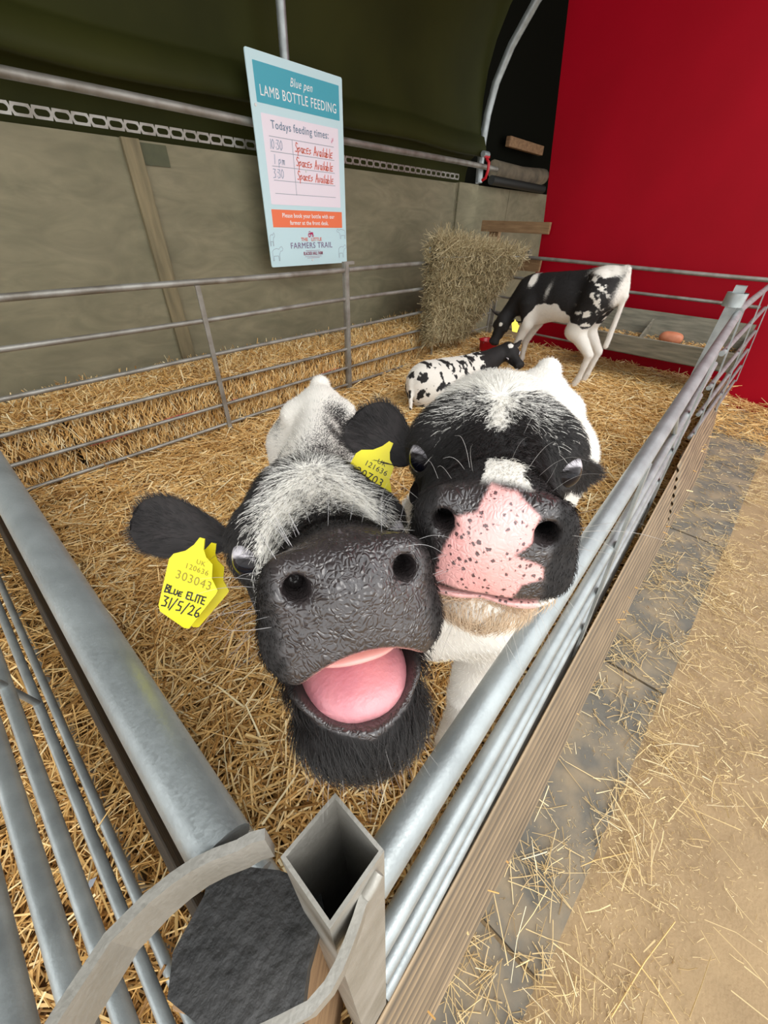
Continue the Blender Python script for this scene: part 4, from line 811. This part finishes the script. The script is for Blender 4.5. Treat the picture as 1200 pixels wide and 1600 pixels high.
def ear(base, tip, facing, wid, cup, parent, hc=(.012, .010, .010), nh=2600, hl=.010, hr=.00022):
    base, tip = Vector(base), Vector(tip); ax = (tip - base); L_ = ax.length; ax.normalize(); f = Vector(facing); f = (f - ax * f.dot(ax)).normalized(); s = ax.cross(f)
    nu, nv = 22, 17
    def pt(u, v):  # v -1..1
        w_ = wid * (.34 + .66 * math.sin(math.pi * min(1, u * .80)) ** .9) * math.sqrt(max(0, 1 - u ** 7))
        return base + ax * (L_ * (u + .04 * (1 - v * v))) + s * (w_ * v * math.cos(v * .55 * cup)) - f * (cup * wid * (.85 * (1 - v * v)) * (1 - .55 * u)) + f * (.012 * math.sin(u * 3))
    mb = MB(); th = .0022; K = nu * nv
    F_ = [[pt(a / (nu - 1) * .995, -1 + 2 * b / (nv - 1)) for b in range(nv)] for a in range(nu)]
    vs = [p for r in F_ for p in r] + [p - f * th for r in F_ for p in r]; ix = lambda s_, a, b: s_ * K + a * nv + b; fs = []
    for a in range(nu - 1):
        for b in range(nv - 1): fs += [(ix(0, a, b), ix(0, a + 1, b), ix(0, a + 1, b + 1), ix(0, a, b + 1)), (ix(1, a, b), ix(1, a, b + 1), ix(1, a + 1, b + 1), ix(1, a + 1, b))]
        for b in (0, nv - 1): fs.append((ix(0, a, b), ix(1, a, b), ix(1, a + 1, b), ix(0, a + 1, b)))
    for b in range(nv - 1): fs += [(ix(0, nu - 1, b), ix(1, nu - 1, b), ix(1, nu - 1, b + 1), ix(0, nu - 1, b + 1))]
    o = mb.add(vs, fs, True).build('ear', EARM, parent)
    if nh:
        u = rng.uniform(0, .98, nh); v = rng.uniform(-1, 1, nh); ed = rng.uniform(0, 1, nh) < .25; v[ed] = np.sign(v[ed]) * rng.uniform(.9, 1, ed.sum())
        P0 = np.array([pt(a, b)[:] for a, b in zip(u, v)]); bk = rng.uniform(0, 1, nh) < .45; P0[bk] -= np.array(f) * th
        D = np.array(ax)[None] * .8 + np.array(s)[None] * (v * .5)[:, None] + np.array(f)[None] * np.where(bk, -.18, .18)[:, None] + rng.normal(0, .14, (nh, 3)); D /= np.linalg.norm(D, axis=1, keepdims=True)
        Lh = hl * rng.uniform(.6, 1.3, nh); Pt = P0[:, None] + D[:, None] * (Lh[:, None] * np.array([0, .5, 1]))[:, :, None]
        hairs('ear_hair', Pt, np.full(nh, hr), np.array(hc)[None] * rng.uniform(.6, 2.6, (nh, 1)), o)
    return o
def flow(H, P, N_, who, bodyfwd):
    # strands lie along the body towards the tail; on the face they fan out from the forehead whorl
    h = H.loc(P); wh = np.array([0, .012, .055]) if who == 'R' else np.array([0, -.005, .055])
    d = h - wh; d = H.dirw(d / (np.linalg.norm(d, axis=1, keepdims=True) + 1e-6)); far = sstep(-.12, -.22, h[:, 1])[:, None]
    d = d * (1 - far) + (np.array([*(-np.array(bodyfwd))])[None] + np.array([0, 0, -.5])[None]) * far
    d = d + rng.normal(0, .16, d.shape); d -= N_ * (d * N_).sum(1, keepdims=True); return d / (np.linalg.norm(d, axis=1, keepdims=True) + 1e-6)

def calf(who, H, Bd, sc, pose, neck, label, hres, bres, jaw=0., nhair=(0, 0), group='black and white calves in the pen', hs=1., dome=0., chin=0.):
    root = empty('calf', (float(Bd.o[0]), float(Bd.o[1]), float(Bd.o[2])), label, 'calf', group)
    na, nb, r1, r2 = neck; na = Bd.wor(np.array([na]) * sc)[0]; nbk = H.wor(np.array([nb]) * hs)[0]
    def fn(P):
        P = P.astype(np.float32); f = body_f(Bd.loc(P), pose, sc); n = rc(P, na, nbk, r1 * sc, r2 * hs); f = smin(f, n, .07)
        h = H.loc(P) / hs; hf = np.full(len(P), 1., np.float32); m = np.abs(h).max(1) < .45
        if m.any(): hf[m] = head_f(h[m], jaw, True, dome, chin)
        return smin(f, hf * hs, .035) if not jaw else np.where(h[:, 1] > .02, np.minimum(hf * hs, f), smin(f, hf * hs, .035))
    lo, hi = np.array([-.125, -.15, -.16]), np.array([.125, .215, .12]); inset = lo + hres, hi - 2 * hres
    if hres:
        V1, F1 = surf(lambda p: fn(H.wor(p * hs)) / hs, lo, hi, hres); V1 = H.wor(V1 * hs)
        hi2 = lo + np.ceil((hi - lo) / hres / 8) * 8 * hres - 2 * hres
        skip = lambda C: ((H.loc(C) / hs > lo + 1.5 * hres) & (H.loc(C) / hs < hi2)).all(1)
    else: skip = None; V1 = np.zeros((0, 3)); F1 = np.zeros((0, 4), int)
    cor = np.concatenate([Bd.wor(np.array([[a, b, c] for a in (-.22, .22) for b in (-.55, .48) for c in (0, .96 if pose != 'lie' else .5)]) * sc), H.wor(np.array([[0, 0, 0], [0, -.1, 0]])) + .16, H.wor(np.array([[0, 0, 0], [0, -.1, 0]])) - .16] + ([H.wor(np.array([[0, .2, 0]]) * hs) - .06, H.wor(np.array([[0, .2, 0]]) * hs) + .06] if not hres else []))
    V2, F2 = surf(fn, cor.min(0), cor.max(0), bres, skip)
    V = np.concatenate([V1, V2]); F = np.concatenate([F1, F2 + len(V1)])
    me = np_mesh('body', V, F); h = H.loc(V) / hs; bl = Bd.loc(V) / sc; wv, pk, pd = coat(h, bl, who)
    mo = np.zeros(len(V))
    if jaw:
        inn = ell(np.abs(h) * [1, 0, 0] + h * [0, 1, 1], (0, .142, -.036 - jaw * .64), (.0365, .078, .010 + jaw * .50)); mo = sstep(.0035, .0005, inn + .004 * (h[:, 2] < -.058)) ; mo = np.where(h[:, 1] > .04, mo, 0)
    nost = smin(rc(np.abs(h) * [1, 0, 0] + h * [0, 1, 1], (.0205, .196, -.004), (.0335, .183, .006), .0062, .0078), rc(np.abs(h) * [1, 0, 0] + h * [0, 1, 1], (.0335, .186, .006), (.034, .150, .004), .0080, .005), .006)
    for nme, val in (('white', wv), ('pink', pk), ('pad', np.maximum(pd, 0)), ('mouth', mo)): a_ = me.attributes.new(nme, 'FLOAT', 'POINT'); a_.data.foreach_set('value', val.astype(np.float32))
    a_ = me.attributes.new('hl', 'FLOAT_VECTOR', 'POINT'); a_.data.foreach_set('vector', np.ascontiguousarray(h, np.float32).ravel())
    link('body', me, root, COATM)
    # fur
    A_, B_, C_, D_ = (V[F[:, k]] for k in range(4)); n = np.cross(C_ - A_, D_ - B_); ar = np.linalg.norm(n, axis=1) + 1e-12; n = n / ar[:, None]
    hh = H.loc((A_ + C_) / 2) / hs; onh = (hh[:, 1] > -.13) & (np.abs(hh) < .23).all(1)
    view = np.array(CAM) - (A_ + C_) / 2; vis = (n * view).sum(1) / np.linalg.norm(view, axis=1) > -.25
    for sel, cnt, ln, rd in ((onh, nhair[0], .0085, .00017), (~onh, nhair[1], .013, .0003)):
        if not cnt: continue
        pr = ar * sel * vis; pr = pr / pr.sum(); k = rng.choice(len(F), cnt, p=pr); u = rng.uniform(0, 1, (cnt, 1)); v = rng.uniform(0, 1, (cnt, 1))
        P = (A_[k] * (1 - u) + B_[k] * u) * (1 - v) + (D_[k] * (1 - u) + C_[k] * u) * v; N_ = n[k]; hp = H.loc(P) / hs; w_, p_, d_ = coat(hp, Bd.loc(P) / sc, who)
        Ap = np.abs(hp) * [1, 0, 0] + hp * [0, 1, 1]
        bare = np.maximum(p_, d_); keep = (rng.uniform(0, 1, cnt) > bare * 1.05) & (ell(Ap, (.0755, .033, .0), (.0225, .0225, .0160)) > .0)
        if jaw: keep &= ell(Ap, (0, .142, -.036 - jaw * .64), (.0365, .078, .010 + jaw * .50)) > .003
        P, N_, w_, hp = P[keep], N_[keep], w_[keep], hp[keep]; c_ = len(P)
        T = flow(H, P, N_, who, Bd.R[:, 1]); L_ = ln * rng.uniform(.6, 1.35, c_) * hs
        if rd < .0002:
            L_ = L_ * (1 + .8 * sstep(.02, -.06, hp[:, 1]) * (hp[:, 2] > 0) + .5 * sstep(-.05, -.075, hp[:, 2])); L_ = np.where((hp[:, 1] > .12) & (hp[:, 2] > -.045), L_ * .45, L_)
        D1 = T * .86 + N_ * .5; D2 = T * .98 + N_ * .16; Pt = np.stack([P, P + D1 * (L_ * .45)[:, None], P + D1 * (L_ * .45)[:, None] + D2 * (L_ * .55)[:, None]], 1)
        wp = rng.uniform(0, 1, c_) < np.clip((w_ - .5) * 1.25 + .5 - .1 * (w_ < .3), 0, 1); g = rng.uniform(.75, 1.15, (c_, 1))
        cc = np.where(wp[:, None], np.array([[.88, .85, .79]]) * g, np.array([[.016, .013, .012]]) * g ** 3)
        if who == 'R': cc = np.where((wp & (hp[:, 2] < -.04) & (hp[:, 1] > 0))[:, None], np.array([[.66, .50, .34]]) * g, cc)
        hairs('coat_hair', Pt, rd * rng.uniform(.7, 1.3, c_) * (1 + .25 * wp), cc, root)
    return root, fn
def cv(v): return RC @ Vector(v)
def whisk(H, root, fn, roots, col, n=1, L=(.02, .045), name='whiskers', r=.00016, label='pale whiskers'):
    Ps = []; cols = []; rs = []
    for (x, y, z), dr, cnt, sp in roots:
        for _ in range(cnt):
            p = np.array([x, y, z]) + rng.normal(0, sp, 3); o = np.array([0, y - .03, -.03]); 
            d = (p - o) / np.linalg.norm(p - o); q = o + d * .12                      # march inwards to the skin
            for _ in range(14): f = float(fn(H.wor(np.array([q])))[0]); q = q - d * f * .9
            dd = np.array(dr) + rng.normal(0, .22, 3); dd = d * .5 + dd; dd /= np.linalg.norm(dd); l = rng.uniform(*L); sag = np.array([0, 0, -1]) * l * rng.uniform(.1, .45) + rng.normal(0, .12, 3) * l
            Ps.append(H.wor(np.stack([q - d * .002, q + dd * l * .35 + sag * .08, q + dd * l * .7 + sag * .4, q + dd * l + sag]))); g = rng.uniform(.5, 1.1); cols.append(np.array(col) * g); rs.append(r * rng.uniform(.7, 1.2))
    return hairs(name, np.array(Ps), np.array(rs), np.array(cols), root, label)
def tag_plate(parent, C, ux, uy, s, name='ear_tag', label=None, flip=False):
    # outline in tag units: x right, y up, centred
    out = [(-.001, .058), (-.005, .050), (-.012, .042), (-.023, .036), (-.0265, .030), (-.0285, -.018), (-.026, -.024), (.001, -.034), (.006, -.033), (.0255, .008), (.0265, .012), (.0185, .022), (.0165, .036), (.009, .041), (.005, .048), (.004, .058)]
    M = Matrix(((*[ux[0]], uy[0], ux.cross(uy)[0], C[0]), (ux[1], uy[1], ux.cross(uy)[1], C[1]), (ux[2], uy[2], ux.cross(uy)[2], C[2]), (0, 0, 0, 1)))
    out = [(a * s, b * s) for a, b in out]; k = len(out); mb = MB(); A = [M @ Vector((a, b, 0)) for a, b in out]; B = [M @ Vector((a, b, -.0014)) for a, b in out]
    mb.add(A + B, [tuple(reversed(range(k))), tuple(range(k, 2 * k))] + [(i, (i + 1) % k, (i + 1) % k + k, i + k) for i in range(k)]); o = mb.build(name, YEL, parent, label=label); return o, M

# --- left near calf, mouth open towards the camera
fL = Vector(cv((.257, -.06, .96))); HL = Fr(at(501, 846, .365), fL, cv((-.13, .98, .09)))
BL = Fr((.60, .79, .13), (-.69, -.725, 0), (0, 0, 1))
cL, fnL = calf('L', HL, BL, 1.02, 'stand', ((0, .34, .68), (0, -.09, .0), .072, .055), 'black and white calf with open mouth and pink tongue, yellow tag hanging below its ear', .0016, .008, jaw=.034, chin=.008, nhair=(46000, 26000))
# --- right near calf, pink freckled nose
fR = Vector(cv((-.245, -.385, .89))); HR = Fr(at(768, 714, .375), fR, cv((.03, .92, .39)))
BR = Fr((.85, .345, .09), (-.975, -.22, 0), (0, 0, 1))
cR, fnR = calf('R', HR, BR, 1.20, 'stand', ((0, .34, .68), (0, -.10, -.015), .085, .060), 'black and white calf with pink freckled nose beside the walkway rail', .0016, .009, dome=.014, chin=.008, nhair=(46000, 26000))
# --- feeding calf at the back
HS = Fr((4.02, 1.97, .56), (-.30, .16, -.92), (-.88, -.30, .25)); BS = Fr((4.10, 1.42, .15), (.10, .99, 0), (0, 0, 1))
cS, fnS = calf('S', HS, BS, 1.10, 'feed', ((0, .36, .68), (0, -.09, -.03), .10, .065), 'black and white calf standing before the red board with its head down', 0, .012, nhair=(3000, 26000), hs=1.05)
# --- resting calf
HY = Fr((3.46, 1.54, .47), (-.35, -.85, -.40), (-.45, -.1, .85)); BY = Fr((2.98, 1.80, .06), (.93, -.30, 0), (0, 0, 1))
cY, fnY = calf('Y', HY, BY, 1.18, 'lie', ((0, .24, .26), (0, -.10, -.02), .10, .065), 'small white calf with black speckles and black neck lying on the straw', 0, .012, nhair=(3000, 22000), hs=.88)

for root, H, k, lk in ((cL, HL, 1., (.50, .62, -.62)), (cR, HR, 1., (.50, .72, -.45)), (cS, HS, 1.05, (.8, .5, 0)), (cY, HY, .95, (.8, .5, 0))):
    for s_ in (1, -1): eye((s_ * .0592 * k, .0185 * k, .0), .0184 * k, (lk[0] * s_, lk[1], lk[2]), H, root)

# ears
ear(at(352, 846, .415), at(206, 808, .435), cv((.05, .10, 1)), .034, .55, cL)
ear(at(650, 775, .44), at(735, 745, .50), cv((-.1, .2, 1)), .034, .55, cL)
ear(at(640, 716, .42), at(552, 650, .46), cv((.25, -.15, 1)), .036, .5, cR)
ear(at(884, 712, .43), at(920, 756, .475), cv((-.6, .2, .8)), .018, .5, cR)
for root, H, k in ((cS, HS, 1.05), (cY, HY, .95)):
    for s_ in (1, -1): ear(H.wor([[s_ * .055 * k, -.075 * k, .01]])[0], H.wor([[s_ * .16 * k, -.10 * k, -.02]])[0], H.dirw([[0, 1, .2]])[0], .032, .5, root, nh=500, hr=.0006)

# tongue of the left calf
bm = bmesh.new(); bmesh.ops.create_uvsphere(bm, u_segments=40, v_segments=28, radius=1); tm = bpy.data.meshes.new('tongue'); bm.to_mesh(tm); bm.free()
TV = np.array([v.co[:] for v in tm.vertices]); qn = (np.abs(TV[:, 0]) ** 3 + np.abs(TV[:, 2]) ** 3) ** (1 / 3) / (np.hypot(TV[:, 0], TV[:, 2]) + 1e-9); TX, TZ = TV[:, 0] / np.maximum(qn, 1e-6), TV[:, 2] / np.maximum(qn, 1e-6)
TL = np.stack([TX * .0375, .115 + TV[:, 1] * .043, -.0715 + TZ * .0185 - .006 * (TX ** 2) * (TZ > 0) - .0035 * np.exp(-((TZ - .1 + .5 * TX ** 2) / .16) ** 2) * 0 + .0035 * np.exp(-(TV[:, 0] / .35) ** 2) * (TV[:, 2] > 0) * np.cos(TV[:, 1] * 2) - .008 * TV[:, 1]], 1)
tm.vertices.foreach_set('co', HL.wor(TL).astype(np.float32).ravel()); tm.polygons.foreach_set('use_smooth', [True] * len(tm.polygons)); tm.update()
TM_ = mat('wet_pink_tongue', (.68, .29, .31), .28, col2=(.52, .20, .24), nscale=25, bump=.2, bscale=300); TM_.node_tree.nodes['Principled BSDF'].inputs['Subsurface Weight'].default_value = .15; TM_.node_tree.nodes['Principled BSDF'].inputs['Subsurface Radius'].default_value = (.008, .003, .002)
link('tongue', tm, cL, TM_)
gm = tm.copy(); gm.name = 'upper_gum'; GL_ = np.stack([TV[:, 0] * .029, .128 + TV[:, 1] * .030, -.0475 + TV[:, 2] * .0065 - .0035 * (1 - TV[:, 0] ** 2) * 0 - .10 * (TV[:, 0] * .029) ** 2 / .029], 1)
gm.vertices.foreach_set('co', HL.wor(GL_).astype(np.float32).ravel()); gm.materials.clear(); link('upper_gum', gm, cL, mat('pale_pink_gum', (.82, .45, .40), .35, col2=(.74, .36, .33), nscale=60), label='pale pink upper gum')

# whiskers
wr_ = []
for s_ in (1, -1): wr_ += [((s_ * .05, .12, -.03), (s_ * .8, .3, -.2), 16, .012), ((s_ * .045, .15, -.005), (s_ * .8, .2, .3), 9, .01), ((s_ * .03, .14, .03), (s_ * .4, .1, .9), 9, .012), ((s_ * .03, .13, -.11), (s_ * .4, .4, -.8), 22, .014)]
whisk(HL, cL, fnL, [w_ for w_ in wr_ if w_[0][2] > -.1] + [((0, .12, .04), (0, .0, 1), 8, .02)], (.55, .53, .53), L=(.016, .038), r=.00013)
whisk(HL, cL, fnL, [w_ for w_ in wr_ if w_[0][2] < -.1] + [((0, .15, -.12), (0, .5, -.8), 22, .016)], (.50, .47, .45), L=(.010, .020), r=.00011, name='chin_whiskers', label='short pale chin whiskers')
whisk(HR, cR, fnR, [(a, b, max(3, c // 3 + 2), d) for a, b, c, d in wr_ if a[2] > -.1] + [((s_ * .03, .13, -.08), (s_ * .4, .4, -.8), 14, .014) for s_ in (1, -1)] + [((0, .06, .06), (0, 0, 1), 6, .02)], (.58, .55, .52), L=(.02, .045), r=.00012)
lash = []
for s_ in (1, -1): lash += [((s_ * (.078 - q * .002), .034 + q * .004, .015 - abs(q) * .0012), (s_ * .9, .1 + q * .1, .15), 5, .0012) for q in range(-4, 5)]
for H, root, fn in ((HL, cL, fnL), (HR, cR, fnR)): whisk(H, root, fn, lash, (.02, .018, .018), L=(.010, .018), name='eyelashes', r=.0002, label='dark eyelashes')

# ear tags
ux = Vector(cv((.965, -.25, .05))); uy = Vector(cv((.23, .96, .12))).normalized(); uy = (uy - ux * uy.dot(ux)).normalized(); ux.normalize()
t1, M1 = tag_plate(cL, at(296, 930, .372), ux, uy, 1.0, label='yellow ear tag with printed and handwritten numbers')
pen([('BLue ELITE', -.0245, -.0045, .0078, .72, .1), ('31/5/26', -.0245, -.0190, .0105, .74, .12)], t1, M1 @ Matrix.Rotation(math.radians(-3), 4, 'Z') @ Matrix.Translation((0, 0, .0002)), INK, .0012, jit=.03)
PR = flat('faded_tag_print', (.30, .25, .02))
text('303043', .0125, t1, M1 @ Matrix.Rotation(math.radians(-5), 4, 'Z') @ Matrix.Translation((.0, .0155, .0003)), PR, font_scale_x=.92, ext=.0001)
text('120636', .0075, t1, M1 @ Matrix.Rotation(math.radians(-5), 4, 'Z') @ Matrix.Translation((.0, .0270, .0003)), PR, font_scale_x=1.0, ext=.0001)
text('UK', .0065, t1, M1 @ Matrix.Rotation(math.radians(-5), 4, 'Z') @ Matrix.Translation((.002, .0345, .0003)), PR, ext=.0001)
ux2 = (ux * .93 + Vector(cv((0, 0, -1))) * .25).normalized(); uy2 = (uy - ux2 * uy.dot(ux2)).normalized()
tag_plate(cL, at(312, 932, .395), ux2, uy2, 1.0, label='plain back plate of the yellow tag')
MB().tube([at(305, 858, .372), at(306, 856, .380)], .0035, 14).build('tag_button', mat('dark_red_stud', (.20, .015, .02), .5), cL)
ux = Vector(cv((.88, -.47, .0))).normalized(); uy = Vector(cv((.47, .88, .1))); uy = (uy - ux * uy.dot(ux)).normalized()
t2, M2 = tag_plate(cR, at(570, 765, .425), ux, uy, 1.02, label='yellow ear tag half hidden behind the other calf')
text('UK', .0075, t2, M2 @ Matrix.Translation((.003, .0345, .0003)), INK, ext=.0001); text('121636', .0085, t2, M2 @ Matrix.Translation((.0, .0265, .0003)), INK, ext=.0001); text('20703', .0125, t2, M2 @ Matrix.Translation((-.002, .0145, .0003)), INK, ext=.0001)
ux = Vector(cv((1, .1, 0))); uy = Vector(cv((-.1, 1, 0)))
tag_plate(cS, at(806, 512, 3.38), ux, uy, 1.25)
# red bucket the feeding calf reaches into
bk = empty('bucket', (4.30, 2.22, .16), 'red bucket under the head of the feeding calf', 'bucket')
mb = MB(); n = 28; pr = [(.085, 0), (.105, .17), (.115, .175), (.112, .182), (.100, .175), (.080, .012), (0.001, .012)]
vs = [(4.30 + r * math.cos(2 * math.pi * k / n), 2.22 + r * math.sin(2 * math.pi * k / n), .16 + z) for r, z in pr for k in range(n)]
mb.add(vs, [(i * n + k, i * n + (k + 1) % n, (i + 1) * n + (k + 1) % n, (i + 1) * n + k) for i in range(len(pr) - 1) for k in range(n)], True); mb.build('pail', REDPL, bk)
MB().tube([(4.30 + .11 * math.cos(a), 2.22 + .03 * math.sin(a), .34 - .06 * math.sin(a)) for a in np.linspace(0, math.pi, 9)], .003, 6).build('handle', ZINC, bk)
